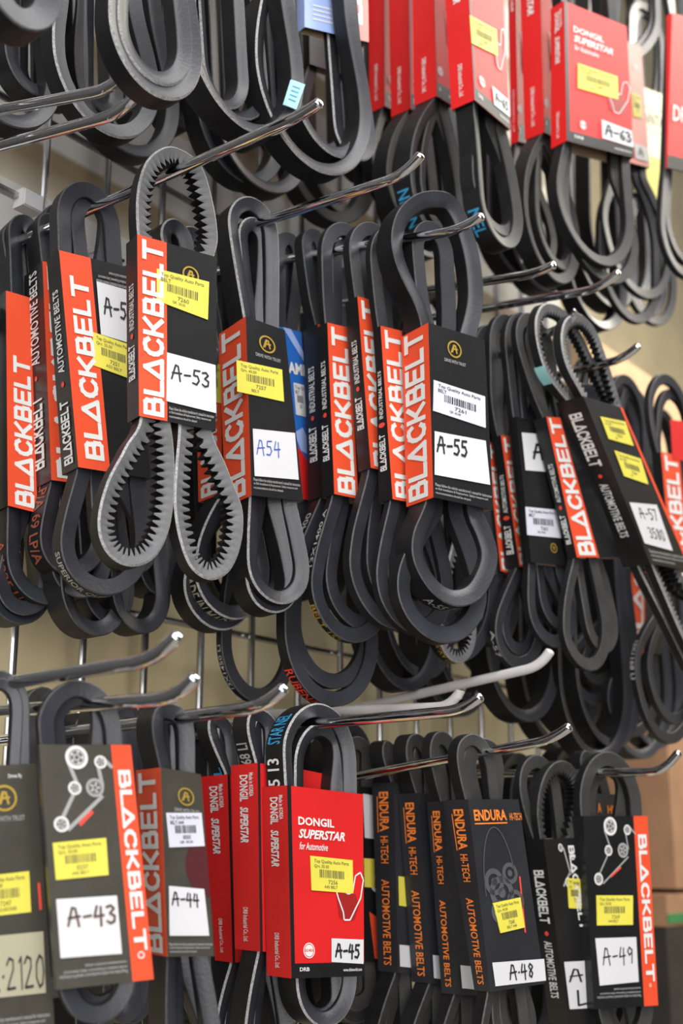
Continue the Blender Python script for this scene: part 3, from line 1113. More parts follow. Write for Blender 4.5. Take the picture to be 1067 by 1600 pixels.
p.price([(677, 594), (757, 620), (758, 669), (676, 642)], ['Top Quality Auto Parts', 'BELT', '7261', 'QR. 45.00'], 'paper_lilac', 'ink_black')
p.number([(678, 674), (758, 689), (765, 758), (678, 742)], 'A-55', (0.03, 0.08, 0.62, 0.5), thick=0.17)
p.belt([{'reach': 0.04, 'pts': [(684, 297), (650, 303), (622, 330), (612, 375), (625, 430), (648, 490), (662, 560), (660, 680), (648, 780), (640, 830), (650, 885), (680, 930), (718, 948),
                 (755, 932), (779, 880), (782, 830), (775, 780), (765, 660), (757, 560), (757, 470), (750, 400), (732, 340), (710, 306)]},
        (676, 345, 33, 694, 1005, 80, 50, 0.007)], dd=0.008, w=0.019, th=0.0105,
       prints=[(930, 'A-55 1400 Li', 'ink_grey', 0.04, 0.3, 0.75, False)])
p.done()

# --- stack on the A-57 hook
p = Pack('thin orange name band just right of A-55, first of the tilted stack', (775, 780), y=-0.165, yaw=6, group=GB)
p.sleeve([(760, 690), (778, 693), (801, 897), (782, 892)], 750, 772, BB, BB, grow=3)
bb_front(p, 1.0, (0.1, 0.02, 0.9, 0.985))
p.belt([(775, 512, 26, 700, 1030, 60, 30), (790, 520, 20, 770, 1010, 40, 26, 0.004)])
p.done()
p = Pack('thin black spine with narrow orange band, second of the tilted stack right of A-55', (795, 780), y=-0.178, yaw=6, group=GB)
p.sleeve([(782, 680), (804, 682), (824, 888), (811, 885)], 772, 789, BB, BB, grow=2.6)
bb_front(p, 0.95, (0.1, 0.02, 0.9, 0.985))
p.spine_words('AUTOMOTIVE BELTS', a=0.3, b=0.9)
p.belt([(795, 492, 30, 812, 1046, 46, 34), (800, 510, 24, 812, 1024, 36, 28, 0.004)],
       prints=[(985, 'A-57', 'ink_grey', 0.02, 0.2, 0.8, False)])
p.done()
p = Pack('black pack with a white label A and white price sticker, left of A-57', (835, 760), y=-0.195, yaw=10, group=GB)
p.sleeve([(806, 651), (862, 662), (890, 885), (830, 879)], 799, 822, BB, BB)
p.front.ring(p.mb, 0.62, 0.885, 0.0028, 0.0036, 'ink_gold')
p.front.text(p.mb, 'A', (0.58, 0.87, 0.66, 0.9), '180', 'ink_gold', 0.02)
p.number([(814, 676), (858, 680), (861, 738), (820, 735)], 'A', (0.3, 0.25, 0.75, 0.72), thick=0.18)
p.price([(820, 792), (870, 797), (876, 841), (823, 836)], ['Top Quality Auto Parts', 'BELT', '7262', 'QR. 50.00'], 'paper_lilac', 'ink_black')
p.belt([(818, 488, 34, 872, 1012, 44, 36), (824, 508, 24, 880, 985, 30, 26, 0.004)])
p.done()
p = Pack('black pack with wide orange name band tilted right, between label A and A-57', (890, 760), y=-0.212, yaw=8, group=GB)
p.sleeve([(853, 651), (880, 653), (944, 871), (901, 871)], 833, 888, BB, BB, grow=1.6)
bb_front(p, 0.80, (0.08, 0.01, 0.72, 0.985))
p.spine_words('AUTOMOTIVE BELTS', a=0.33, b=0.9)
p.belt([(826, 488, 30, 930, 1048, 40, 34), (836, 500, 24, 952, 1020, 26, 26, 0.004)], style='dust')
p.done()
p = Pack('black belts with gold AX-57 print hanging just below A-55', (715, 900), y=-0.17, yaw=8, group=GB)
p.sleeve([(700, 700), (735, 706), (745, 850), (712, 846)], 692, 704, BB, BB)
p.belt([(705, 560, 26, 716, 1036, 32, 30)], style='cog', w=0.013, th=0.008, prints=[(1000, 'AX-57 AX-57', 'ink_gold', 0.03, 0.1, 0.8, True)])
p.done()
p = Pack('tilted black sleeve with two yellow stickers marked A-57 3580, toothed belt on top', (965, 760), y=-0.235, yaw=2, group=GB)
p.sleeve([(911, 619), (972, 637), (1082, 893), (1016, 881)], 868, 974, BB, BB)
p.front.rect(p.mb, 0.93, 0, 1, 1, 'card_orange', 0.0002)
p.spine_words('AUTOMOTIVE BELTS', 'down', a=0.08, b=0.82, u0=0.34, u1=0.66)
p.small_print((0.08, 0.90, 0.92, 0.985))
p.front.ring(p.mb, 0.33, 0.33, 0.0018, 0.0026, 'ink_grey')
p.price([(937, 651), (976, 659), (989, 697), (950, 686)], ['Top Quality Auto Parts', 'Qrs. 50.00', '7263', 'A57'])
p.price([(959, 704), (1000, 717), (1012, 757), (974, 744)], ['Top Quality Auto Parts', 'Qrs. 50.00', '7264', 'A57'])
p.number([(982, 785), (1025, 789), (1050, 861), (1006, 849)], 'A-57', (0.2, 0.1, 0.85, 0.38), thick=0.1, txt2='3580', rect2=(0.3, 0.55, 0.85, 0.82))
p.belt([{'d': 0.010, 'pts': [(854, 473), (840, 490), (838, 520), (848, 565), (868, 615), (890, 650), (940, 760), (995, 880), (1035, 960), (1080, 1050), (1120, 1110), (1160, 1110),
                 (1160, 1040), (1085, 870), (1015, 730), (968, 640), (935, 575), (905, 515), (880, 482)]},
        {'pts': [(902, 489), (884, 500), (878, 530), (886, 570), (912, 625), (950, 720), (1010, 860), (1035, 920), (1075, 1010), (1120, 1080), (1165, 1080),
                 (1160, 1000), (1110, 890), (1060, 795), (1010, 715), (975, 640), (952, 570), (934, 520), (918, 497)]}], dd=0.003, style='cog', w=0.016, th=0.0095,
       prints=[(572, '', 'tape_cyan', 0.016, 0.0, 0.98, False)])
p.done()
for (ref, y, quad, sp, lab, loops) in [
    ((945, 890), -0.13, [(915, 700), (938, 704), (972, 958), (958, 955)], (905, 946), 'pale orange band showing under the left of the A-57 sleeve', [(930, 560, 30, 925, 1100, 50, 34), (935, 575, 22, 930, 1070, 38, 26, .004)]),
    ((990, 940), -0.15, [(986, 720), (1010, 724), (1008, 1021), (986, 1020)], (968, 969), 'orange band with black spine hanging lowest at the right under A-57', [(984, 588, 30, 985, 1150, 55, 38), (996, 606, 28, 1000, 1125, 40, 30, .004)]),
    ((1045, 800), -0.20, [(1032, 706), (1062, 712), (1085, 930), (1052, 925)], (1018, 1036), 'orange name band at the right edge beside A-57', [(1052, 590, 36, 1040, 1160, 50, 40), (1058, 612, 28, 1050, 1130, 40, 32, .004)]),
]:
    p = Pack(lab, ref, y=y, yaw=4, group=GB)
    p.sleeve(quad, sp[0], sp[1], BB, BB, grow=2.2)
    bb_front(p, 0.95, (0.12, 0.02, 0.82, 0.985))
    if 'edge beside' in lab:
        p.price([(1046, 656), (1080, 660), (1084, 722), (1050, 718)], None, 'card_red')
    p.belt(loops, prints=[(1000, '13X1168 LI', 'ink_grey', 0.035, 0.2, 0.8, False)])
    p.done()

# ------------------------------------------------------------------ lower row
GC = 'packaged belts on the lower row'
OL = 'card_olive'
p = Pack('olive black pack with gold emblem marked X-2120, cut by the left edge, lower row', (10, 1400), X=0.365, yaw=22, group=GC)
p.sleeve([(-80, 1200), (56, 1193), (86, 1614), (-46, 1630)], -90, -60, OL, OL)
p.emblem(0.60, 0.125)
p.front.text(p.mb, 'Driven By', (0.66, 0.035, 0.82, 0.055), 'h', 'ink_white', 0.01)
p.front.line(p.mb, 0.93, 0.45, 0.93, 0.55, 0.0012, 'ink_red')
p.small_print((0.05, 0.92, 0.95, 0.985))
p.price([(-35, 1370), (45, 1361), (48, 1425), (-33, 1434)], ['Top Quality Auto Parts', 'Qrs. 60.00', '7247', '6PK2120 LAND CRUISER'])
p.number([(-45, 1466), (67, 1455), (71, 1551), (-42, 1563)], 'X.2120', (0.22, 0.36, 0.985, 0.92), thick=0.09, m='paper_tan')
p.belt([(-6, 1046, 56, 20, 1660, 70, 56), (-4, 1058, 48, 22, 1648, 60, 48, 0.0)], w=0.021, th=0.005)
p.done()

PUL = [(0.50, 0.055, 0.050), (0.83, 0.075, 0.028), (0.44, 0.185, 0.029), (0.72, 0.185, 0.040), (0.22, 0.335, 0.033)]
PLN = [((0.38, 0.075), (0.47, 0.16)), ((0.79, 0.09), (0.83, 0.18)), ((0.86, 0.055), (0.99, 0.10)), ((0.24, 0.31), (0.42, 0.21)), ((0.30, 0.36), (0.82, 0.22))]
p = Pack('olive black pack with a pulley drawing and orange band marked A-43', (150, 1350), X=0.379, yaw=24, group=GC)
p.sleeve([(61, 1163), (204, 1164), (240, 1530), (89, 1547)], 56, 85, OL, BB)
f = p.front
f.rect(p.mb, 0.775, 0, 1, 1, 'card_orange', 0.0002)
p.blackbelt(f, (0.82, 0.11, 0.965, 0.875), 'down')
f.ring(p.mb, 0.89, 0.895, 0.001, 0.0015, 'ink_white', n=12)
p.pulleys([(u * 0.775, v, r) for u, v, r in PUL], [((a[0] * .775, a[1]), (b[0] * .775, b[1])) for a, b in PLN])
f.line(p.mb, 0.36, 0.34, 0.51, 0.285, 0.0016, 'ink_red')
p.small_print((0.03, 0.905, 0.73, 0.965), '180')
p.price([(82, 1317), (165, 1309), (169, 1367), (87, 1375)], ['Top Quality Auto Parts', 'Qrs. 30.00', '0237', 'A43 BELT'])
p.number([(87, 1405), (182, 1399), (190, 1490), (94, 1497)], 'A-43', (0.14, 0.14, 0.95, 0.52), 'ink_brown', 0.15)
p.belt([(119, 1062, 66, 160, 1600, 62, 62), (126, 1076, 60, 164, 1584, 54, 56, 0.006)], dd=0.002, w=0.02, th=0.0072)
p.done()
p = Pack('dark belt loop standing behind the A-43 loops, no sleeve showing', (70, 1120), y=-0.11, yaw=22, group=GC)
p.belt([(66, 1072, 30, 90, 1560, 40, 34), (72, 1085, 26, 96, 1550, 36, 30)], style='dust')

p = Pack('red sleeve top seen through the A-44 belt loop', (255, 1300), y=-0.155, yaw=12, group=GC)
p.sleeve([(236, 1168), (284, 1172), (300, 1450), (252, 1446)], 226, 240, 'card_red', 'card_red')
p.belt([(228, 1102, 24, 262, 1560, 30, 26), (236, 1114, 20, 266, 1550, 26, 22, .003)])
p.done()
p = Pack('orange and black pack with white price sticker marked A-44', (290, 1350), X=0.434, yaw=20, group=GC)
p.sleeve([(251, 1199), (314, 1210), (335, 1494), (262, 1495)], 212, 228, OL, 'card_orange')
p.blackbelt(p.spine, (0.12, 0.02, 0.86, 0.985), 'up')
f = p.front
p.emblem(0.58, 0.14)
f.poly(p.mb, [(1 - 0.52 * math.sin(a), 0.52 + 0.16 * math.cos(a)) for a in np.linspace(0, math.pi, 20)], 'card_maroon', 0.0002)
p.small_print((0.03, 0.925, 0.97, 0.985))
p.price([(259, 1270), (314, 1270), (319, 1322), (264, 1324)], ['Top Quality Auto Parts', 'BELT A44', '8000', 'QR. 40.00'], 'paper_lilac', 'ink_black')
p.number([(263, 1384), (318, 1389), (326, 1462), (264, 1462)], 'A-44', (0.06, 0.10, 0.82, 0.42), thick=0.16)
p.belt([(262, 1098, 46, 312, 1690, 48, 44), (266, 1108, 42, 316, 1680, 44, 40, .006)], w=0.019, th=0.0072)
p.done()

for (ref, quad, sp, lab, loops, X) in [
    ((337, 1350), [(355, 1210), (392, 1214), (402, 1502), (363, 1504)], (312, 336), 'red spine next to A-44, leftmost of the three red sleeves',
     [(335, 1112, 34, 376, 1690, 44, 36), (350, 1122, 28, 382, 1675, 36, 30, .003)], 0.586),
    ((385, 1350), [(402, 1192), (440, 1197), (446, 1486), (406, 1487)], (361, 367), 'red spine standing highest, middle of the three red sleeves',
     [(404, 1106, 36, 424, 1690, 44, 38), (412, 1118, 30, 428, 1675, 36, 30, .003)], 0.572)]:
    p = Pack(lab, ref, X=X, yaw=16, group=GC)
    p.sleeve(quad, sp[0], sp[1], 'card_red', 'card_red', 'card_red', grow=1.05)
    p.front.rect(p.mb, 0, 0, 0.1, 1, 'card_black', 0.0003)
    p.dongil_spine()
    p.belt(loops, style='raw', w=0.018, th=0.0080,
           prints=[(1195, 'STAR NEL', 'ink_cyan', 0.05, 0.2, 0.85, True)] if 'leftmost' in lab else [(1160, '13X1168 LI', 'ink_grey', 0.03, 0.2, 0.85, True)])
    p.done()
p = Pack('red sleeve with yellow sticker and printed belt marked A-45', (510, 1400), X=0.601, yaw=16, group=GC)
p.sleeve([(448, 1227), (567, 1241), (569, 1525), (455, 1529)], 409, 417, 'card_red', 'card_red', 'card_red')
p.dongil_spine()
p.dongil_front()
p.price([(484, 1337), (550, 1344), (551, 1396), (486, 1391)], ['Top Quality Auto Parts', 'Qrs. 35.00', '7256', 'A45 BELT'])
p.number([(517, 1466), (567, 1468), (567, 1506), (517, 1503)], 'A-45', (0.1, 0.18, 0.88, 0.86), thick=0.2)
p.belt([(498, 1098, 58, 515, 1606, 48, 54), (506, 1128, 44, 506, 1600, 42, 44, 0.004)], style='raw', w=0.02, th=0.0082,
       prints=[(1118, 'STAR NEL', 'ink_cyan', 0.020, 0.2, 0.85, True), (1182, 'A-45 13', 'ink_white', 0.03, 0.25, 0.85, True)])
p.done()
mb = MB()
pl = p.pl.back(0.02)
c = [pl.hit(*q) for q in [(452, 1198), (520, 1212), (522, 1330), (456, 1325)]]
c2 = [q + pl.n * 0.0008 for q in c]
mb.add(c + c2, [(0, 1, 2, 3), (7, 6, 5, 4), (0, 4, 5, 1), (1, 5, 6, 2), (2, 6, 7, 3), (3, 7, 4, 0)], 'card_red')
mb.build('back_flap', p.root, 0)

p = Pack('mostly hidden black pack with white and yellow labels between A-45 and the dark spines', (570, 1360), y=-0.10, yaw=14, group=GC)
p.sleeve([(535, 1226), (588, 1232), (592, 1504), (545, 1500)], 525, 535, BB, BB)
p.front.poly(p.mb, [(0.7, 0.72), (1, 0.75), (1, 0.98), (0.85, 0.98)], 'card_orange', 0.0003)
p.front.ring(p.mb, 0.93, 0.56, 0.0028, 0.005, 'ink_white')
p.number([(566, 1240), (582, 1243), (585, 1311), (569, 1309)], '', None)
p.price([(568, 1341), (584, 1342), (585, 1387), (569, 1386)], None)
p.belt([(560, 1150, 28, 560, 1580, 36, 30), (566, 1162, 24, 566, 1570, 30, 26, .003)], style='dust')
p.done()

ES = 'card_endura'
# ---- dark sleeves with orange lettering
for (ref, quad, sp, lab, loops, wl, yl) in [
    ((600, 1380), [(615, 1222), (648, 1225), (655, 1523), (622, 1520)], (581, 591), 'dark spine with orange lettering, leftmost of the four beside the red sleeve',
     [(603, 1156, 26, 612, 1690, 36, 30), (616, 1170, 22, 618, 1680, 30, 24, .003)], [(623, 1476), (642, 1478), (643, 1512), (624, 1510)], [(622, 1369), (636, 1371), (637, 1417), (623, 1415)]),
    ((638, 1390), [(654, 1239), (690, 1243), (708, 1541), (675, 1537)], (622, 644), 'dark spine with orange lettering, second of the four, with a white label edge',
     [(652, 1146, 28, 660, 1690, 38, 32), (662, 1158, 24, 668, 1680, 32, 26, .003)], [(675, 1492), (692, 1494), (694, 1531), (677, 1528)], None),
    ((685, 1400), [(693, 1252), (728, 1256), (748, 1556), (714, 1554)], (667, 690), 'dark spine with orange lettering, third of the four, left of A-48',
     [(692, 1142, 28, 705, 1700, 38, 32), (700, 1154, 24, 710, 1690, 32, 26, .003)], [(718, 1508), (738, 1510), (741, 1546), (721, 1544)], None)]:
    p = Pack(lab, ref, X=0.702, yaw=8, group=GC)
    p.sleeve(quad, sp[0], sp[1], ES, ES, grow=1.8)
    p.endura_spine()
    p.number(wl, '', None)
    if yl:
        p.price(yl, None)
    p.belt(loops, style='dust', w=0.019, th=0.0090)
    p.done()
p = Pack('dark sleeve with orange lettering and a yellow sticker marked A-48', (775, 1400), X=0.702, yaw=14, group=GC)
p.sleeve([(731, 1249), (810, 1249), (851, 1537), (766, 1550)], 695, 741, ES, ES)
p.endura_spine()
f, mb = p.front, p.mb
f.text(mb, 'ENDURA', (0.07, 0.055, 0.70, 0.115), 'h', 'ink_orange', 0.03)
f.line(mb, 0.07, 0.13, 0.70, 0.128, 0.0008, 'ink_orange')
f.text(mb, 'HI-TECH', (0.76, 0.075, 1.0, 0.115), 'h', 'ink_orange', 0.012)
arc = [(0.42 + 0.30 * math.cos(a), 0.48 - 0.33 * math.sin(a)) for a in np.linspace(0.2, math.pi + .1, 18)]
for a, b in zip(arc, arc[1:]):
    f.line(mb, *a, *b, 0.0007, 'ink_faint')
for (u, v, r) in [(0.30, 0.44, 0.008), (0.42, 0.50, 0.010), (0.62, 0.40, 0.0065), (0.66, 0.55, 0.007), (0.34, 0.60, 0.007)]:
    f.ring(mb, u, v, r * 0.6, r, 'ink_faint')
    f.ring(mb, u, v, 0, r * 0.3, 'ink_faint')
f.line(mb, 0.80, 0.42, 0.76, 0.72, 0.0012, 'ink_red')
p.price([(769, 1411), (812, 1402), (819, 1449), (781, 1458)], ['Top Quality Auto Parts', 'Qrs. 40.00', '7268', 'BELT A48'])
p.number([(768, 1504), (849, 1498), (852, 1532), (773, 1541)], 'A.48', (0.28, 0.12, 0.76, 0.88), thick=0.14)
p.belt([(738, 1146, 34, 790, 1700, 48, 40), (752, 1153, 44, 815, 1640, 46, 44, 0.003), (756, 1160, 36, 820, 1625, 38, 36, 0.004)], style='dust', w=0.019, th=0.0075)
p.done()

# ---- stack on the A-49 hook
p = Pack('toothed belt in a tilted black sleeve between A-48 and A-49', (870, 1450), y=-0.188, yaw=8, group=GC)
p.sleeve([(849, 1311), (905, 1309), (948, 1600), (888, 1602)], 821, 858, BB, BB, grow=1.0)
p.spine_words('AUTOMOTIVE BELTS', 'down', a=0.17, b=0.86, u0=0.3, u1=0.72)
p.blackbelt(p.front, (0.62, 0.04, 0.80, 0.5), 'down')
p.pulleys([(0.42, 0.05, 0.022), (0.72, 0.10, 0.02), (0.50, 0.24, 0.028)], [((0.5, 0.05), (0.6, 0.2)), ((0.36, 0.26), (0.7, 0.15))])
p.price([(885, 1372), (905, 1373), (908, 1420), (888, 1419)], ['Top', 'Qrs', '72'])
p.number([(880, 1503), (915, 1501), (920, 1575), (889, 1577)], 'A', (0.1, 0.15, 0.8, 0.45), thick=0.12, txt2='L', rect2=(0.4, 0.6, 0.9, 0.95))
p.belt([(838, 1179, 36, 880, 1640, 42, 36, 0.006)], style='dust')
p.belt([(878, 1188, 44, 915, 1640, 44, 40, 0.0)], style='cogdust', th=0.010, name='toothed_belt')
p.done()
p = Pack('dark sleeve lettered HI-TECH in orange seen through the A-49 loop', (960, 1300), y=-0.185, yaw=6, group=GC)
p.sleeve([(930, 1240), (988, 1242), (1010, 1540), (950, 1545)], 905, 925, ES, ES)
p.front.text(p.mb, 'HI-TECH', (0.28, 0.06, 0.95, 0.105), 'h', 'ink_orange', 0.03)
p.front.text(p.mb, 'A', (0.02, 0.05, 0.12, 0.1), 'h', 'ink_orange', 0.03)
p.belt([(912, 1172, 36, 960, 1640, 40, 38), (918, 1184, 28, 966, 1630, 32, 30, 0.004)], style='dust')
p.done()
p = Pack('black pack with pulley drawing and orange band at right marked A-49', (960, 1420), X=0.866, yaw=20, group=GC)
p.sleeve([(911, 1275), (1011, 1275), (1028, 1571), (928, 1577)], 892, 906, BB, BB)
f = p.front
f.rect(p.mb, 0.775, 0, 1, 1, 'card_orange', 0.0002)
p.blackbelt(f, (0.82, 0.10, 0.965, 0.875), 'down')
f.ring(p.mb, 0.89, 0.895, 0.0008, 0.0012, 'ink_white', n=12)
p.pulleys([(u * 0.8, v, r) for u, v, r in PUL], [((a[0] * .8, a[1]), (b[0] * .8, b[1])) for a, b in PLN], 0.7)
f.line(p.mb, 0.36, 0.325, 0.53, 0.275, 0.0014, 'ink_red')
p.small_print((0.05, 0.895, 0.73, 0.955), '180')
p.price([(931, 1399), (988, 1399), (988, 1445), (932, 1446)], ['Top Quality Auto Parts', 'Qrs. 35.00', '7269', 'A49 BELT'])
p.number([(929, 1466), (993, 1464), (997, 1534), (936, 1540)], 'A-49', (0.12, 0.2, 0.88, 0.62), thick=0.1)
p.belt([(950, 1174, 48, 985, 1640, 44, 46), (952, 1190, 40, 985, 1630, 36, 40, 0.007)], style='dust', w=0.02, th=0.0105)
p.done()

# ------------------------------------------------------------------ upper row
GA = 'packaged belts on the upper row'


def loose(label, ref, y, loops, yaw=8, style='v', w=0.019, th=0.0094, prints=(), group='loose hanging belts on the upper row'):
    p = Pack(label, ref, y=y, yaw=yaw, group=group, name='hanging_belt', cat='belt')
    p.belt(loops, dd=0.0, style=style, w=w, th=th, prints=prints)
    return p


loose('nearest pale belt loop cut by the top left corner of the photo', (40, 0), -0.25, [(36, -330, 50, 40, 45, 60, 54)], th=0.011, w=0.016)
loose('wide dark belt loop at the left edge behind the upper hooks', (30, 150), -0.09, [(10, -250, 60, 20, 198, 84, 66), (40, -240, 40, 60, 150, 48, 44, 0.01)], w=0.016)
loose('dark belt loop behind the leftmost hanging loops, lit along its rim', (170, 150), -0.13, [(140, -240, 60, 180, 214, 84, 66)], w=0.014, style='raw')
loose('rearmost dark loop hanging lowest under the top left belts', (210, 220), -0.07, [(170, -240, 60, 212, 244, 82, 66)], w=0.016)
loose('smooth belt pair with two nested loops hanging in front at the top left', (250, 80), -0.215, [(236, -300, 56, 250, 152, 74, 60), (238, -280, 50, 246, 130, 60, 50, 0.001)], th=0.0085, style='raw', w=0.014)
loose('thin ribbed loop hanging just right of the nested pair', (350, 120), -0.15, [(320, -280, 46, 352, 168, 44, 46), (340, -280, 46, 376, 185, 52, 50, 0.004)], th=0.007, style='raw')
p = loose('large loop with a cyan tape patch, hanging at the top centre', (400, 120), -0.17, [(370, -300, 60, 396, 207, 92, 78)], th=0.0085, style='raw', w=0.02)
fc = Face(*[p.pl.back(-0.0006).hit(*q) for q in [(455, 124), (477, 132), (463, 171), (443, 163)]], -p.pl.n)
mb = MB()
fc.rect(mb, 0, 0, 1, 1, 'tape_cyan', 0)
g = [fc.at(a, b, -0.0008) for a, b in ((0, 0), (1, 0), (1, 1), (0, 1))]
mb.add(g, [(3, 2, 1, 0)], 'tape_cyan')
for k in range(4):
    fc.rect(mb, 0.2, 0.2 + 0.17 * k, 0.75, 0.25 + 0.17 * k, 'ink_cyan', 0.0002)
mb.build('tape_patch', p.root, 0)
loose('stitched loops hanging to the right of the cyan tape loop', (500, 200), -0.165, [(480, -280, 56, 500, 268, 92, 70), (490, -280, 50, 525, 244, 60, 54, 0.006)], th=0.009, style='raw', w=0.018)
loose('dark low loop behind the long A-53 hook', (430, 240), -0.10, [(380, -240, 70, 420, 300, 76, 72), (360, -240, 60, 384, 286, 70, 66, 0.005)], w=0.016)
loose('far grey loop hanging above the A 54 hook', (520, 300), -0.06, [(500, -200, 60, 520, 346, 72, 64), (520, -200, 50, 540, 338, 52, 50, 0.004)], th=0.011, style='dust', w=0.016)

p = Pack('pale blue and pink sleeve with white T lettering at the top centre', (520, 20), y=-0.15, yaw=14, group=GA)
p.sleeve([(474, -190), (572, -165), (576, 66), (476, 42)], 462, 464, 'card_sky', 'card_sky')
f = p.front
f.rect(p.mb, 0.62, 0, 1, 1, 'card_pink', 0.0002)
f.text(p.mb, 'BELT', (0.68, 0.1, 0.90, 0.90), 'up', 'ink_white', 0.05)
for k in range(4):
    f.rect(p.mb, 0.12, 0.84 + 0.03 * k, 0.46, 0.85 + 0.03 * k, 'paper_white', 0.0003)
f.rect(p.mb, 0.2, 0.55, 0.5, 0.78, 'paper_white', 0.0003)
p.belt([(520, -300, 40, 560, 250, 34, 34)], style='raw')
p.done()
p = Pack('black pack with a small white label behind the pale blue sleeve', (530, 90), y=-0.11, yaw=12, group=GA)
p.sleeve([(480, -120), (548, -100), (553, 122), (484, 100)], 470, 474, BB, BB)
p.number([(530, 72), (548, 77), (550, 108), (532, 103)], 'T-', (0.1, 0.2, 0.9, 0.8), thick=0.2)
p.front.rect(p.mb, 0.78, 0.93, 1, 0.97, 'paper_yellow', 0.0003)
p.belt([(500, -280, 40, 505, 240, 44, 40)], style='raw')
p.done()


def dongil(label, ref, y, quad, sp, loops, yaw=3, stick=None, num=None, style='dust', prints=(), orange=False, grow=1.0):
    p = Pack(label, ref, y=y, yaw=yaw, group=GA)
    m = 'card_pink' if orange else 'card_red'
    p.sleeve(quad, sp[0], sp[1], m, m, m, grow=grow)
    if not orange:
        p.dongil_spine()
        p.dongil_front()
    if stick:
        p.price(stick, ['Top Quality Auto Parts', 'Qrs. 55.00', '7281', 'BELT'])
    if num:
        p.number(num[0], num[1], num[2], thick=0.2)
    p.belt(loops, style=style, prints=prints)
    p.done()
    return p


dongil('red spine at the top, leftmost of the red sleeves beside the pale blue one', (590, 60), -0.085, [(600, -140), (640, -120), (640, 185), (601, 166)], (574, 577),
       [(585, -300, 30, 625, 330, 40, 34)])
dongil('red spine at the top, second of the red sleeves', (625, 80), -0.12, [(637, -140), (675, -120), (680, 190), (641, 170)], (605, 611),
       [(620, -300, 30, 650, 365, 42, 36), (630, -300, 26, 655, 350, 34, 30, .003)])
dongil('red spine and front with round badge at the top, left of A-65', (665, 70), -0.158, [(676, -140), (704, -122), (708, 166), (682, 150)], (643, 647),
       [(664, -300, 30, 690, 380, 44, 38), (676, -300, 26, 696, 365, 36, 30, .003)], prints=[(290, 'NEL NEL', 'ink_cyan', 0.04, 0.2, 0.8, False)])
dongil('red sleeve seen at an angle with yellow sticker marked A-65', (765, 80), -0.205, [(726, -120), (782, -70), (797, 203), (741, 156)], (690, 705),
       [(740, -300, 36, 790, 386, 34, 36), (752, -300, 32, 782, 366, 40, 36, .004)],
       stick=[(733, 24), (775, 47), (777, 88), (736, 68)], num=([(768, 134), (794, 157), (796, 184), (771, 164)], 'A-65', (0.1, 0.2, 0.9, 0.8)),
       prints=[(325, 'NEL', 'ink_cyan', 0.02, 0.2, 0.8, False)])
dongil('thin dark-edged red sleeve just right of A-65', (800, 100), -0.155, [(803, -130), (815, -125), (822, 225), (810, 221)], (793, 798),
       [(805, -300, 24, 840, 420, 36, 30)])
dongil('red spine between A-65 and A-63', (830, 100), -0.185, [(841, -120), (862, -112), (868, 215), (850, 207)], (810, 820),
       [(830, -300, 30, 870, 440, 44, 36), (836, -300, 26, 876, 420, 34, 30, .003)])
dongil('flat red sleeve with yellow sticker marked A-63', (930, 130), -0.22, [(881, 1), (979, 41), (990, 247), (885, 220)], (860, 861),
       [(905, -260, 40, 936, 412, 64, 50), (915, -255, 44, 946, 440, 62, 52, .006)], yaw=12,
       stick=[(902, 99), (964, 120), (965, 156), (902, 138)], num=([(939, 187), (986, 205), (989, 231), (940, 216)], 'A-63', (0.08, 0.14, 0.95, 0.84)))
p = Pack('pale orange sleeve standing just behind A-63', (1000, 160), y=-0.185, yaw=10, group=GA)
p.sleeve([(950, 55), (1001, 72), (1015, 262), (970, 250)], 940, 955, 'card_pink', 'card_pink')
p.front.text(p.mb, 'F', (0.72, 0.18, 0.85, 0.23), 'h', 'ink_white', 0.02)
p.price([(986, 145), (1000, 150), (1003, 186), (989, 182)], ['Top', 'Qrs', '72'])
p.number([(990, 224), (1012, 231), (1014, 254), (993, 248)], 'A', (0.2, 0.2, 0.6, 0.8), thick=0.2)
p.belt([(985, -250, 40, 1000, 462, 56, 46), (990, -250, 36, 985, 500, 48, 40, .003)])
p.done()
p = Pack('cream pack with yellow foot and dark lettering between A-63 and the right edge', (1022, 230), y=-0.15, yaw=10, group=GA)
p.sleeve([(985, 128), (1041, 150), (1041, 318), (992, 300)], 975, 982, 'card_cream', 'card_cream')
p.front.text(p.mb, 'ANTO', (0.3, 0.22, 0.98, 0.33), 'h', 'ink_black', 0.0)
p.front.rect(p.mb, 0.0, 0.62, 1, 1, 'paper_yellow', 0.0002)
p.front.line(p.mb, 0.3, 0.17, 0.98, 0.17, 0.0008, 'ink_grey')
p.front.line(p.mb, 0.3, 0.38, 0.98, 0.38, 0.0008, 'ink_grey')
p.belt([(1012, 6, 28, 1016, 504, 44, 36), (1012, 16, 22, 1010, 490, 34, 28, .003)])
p.done()
p = Pack('red sleeve cut by the top right edge of the photo', (1060, 150), y=-0.24, yaw=10, group=GA)
p.sleeve([(1050, 20), (1120, 40), (1115, 280), (1042, 262)], 1041, 1040, 'card_red', 'card_red')
p.front.rect(p.mb, 0, 0.92, 1, 1, 'card_black', 0.0003)
p.front.text(p.mb, 'DRB', (0.08, 0.6, 0.5, 0.7), 'h', 'ink_white', 0.02)
p.belt([(1075, -200, 40, 1066, 430, 34, 34), (1080, -200, 36, 1070, 410, 30, 30, .003)])
p.done()
loose('low dark loop hanging behind A-63 over the hooks', (900, 400), -0.13, [(900, -200, 40, 940, 512, 48, 44), (905, -200, 40, 955, 480, 52, 46, .004)])
loose('dark loop hanging between A-65 and A-63 in the shade', (840, 380), -0.10, [(800, -200, 36, 850, 455, 50, 42), (790, -200, 36, 810, 430, 44, 38, .004)])

# ------------------------------------------------------------------ far right: shelving with cartons


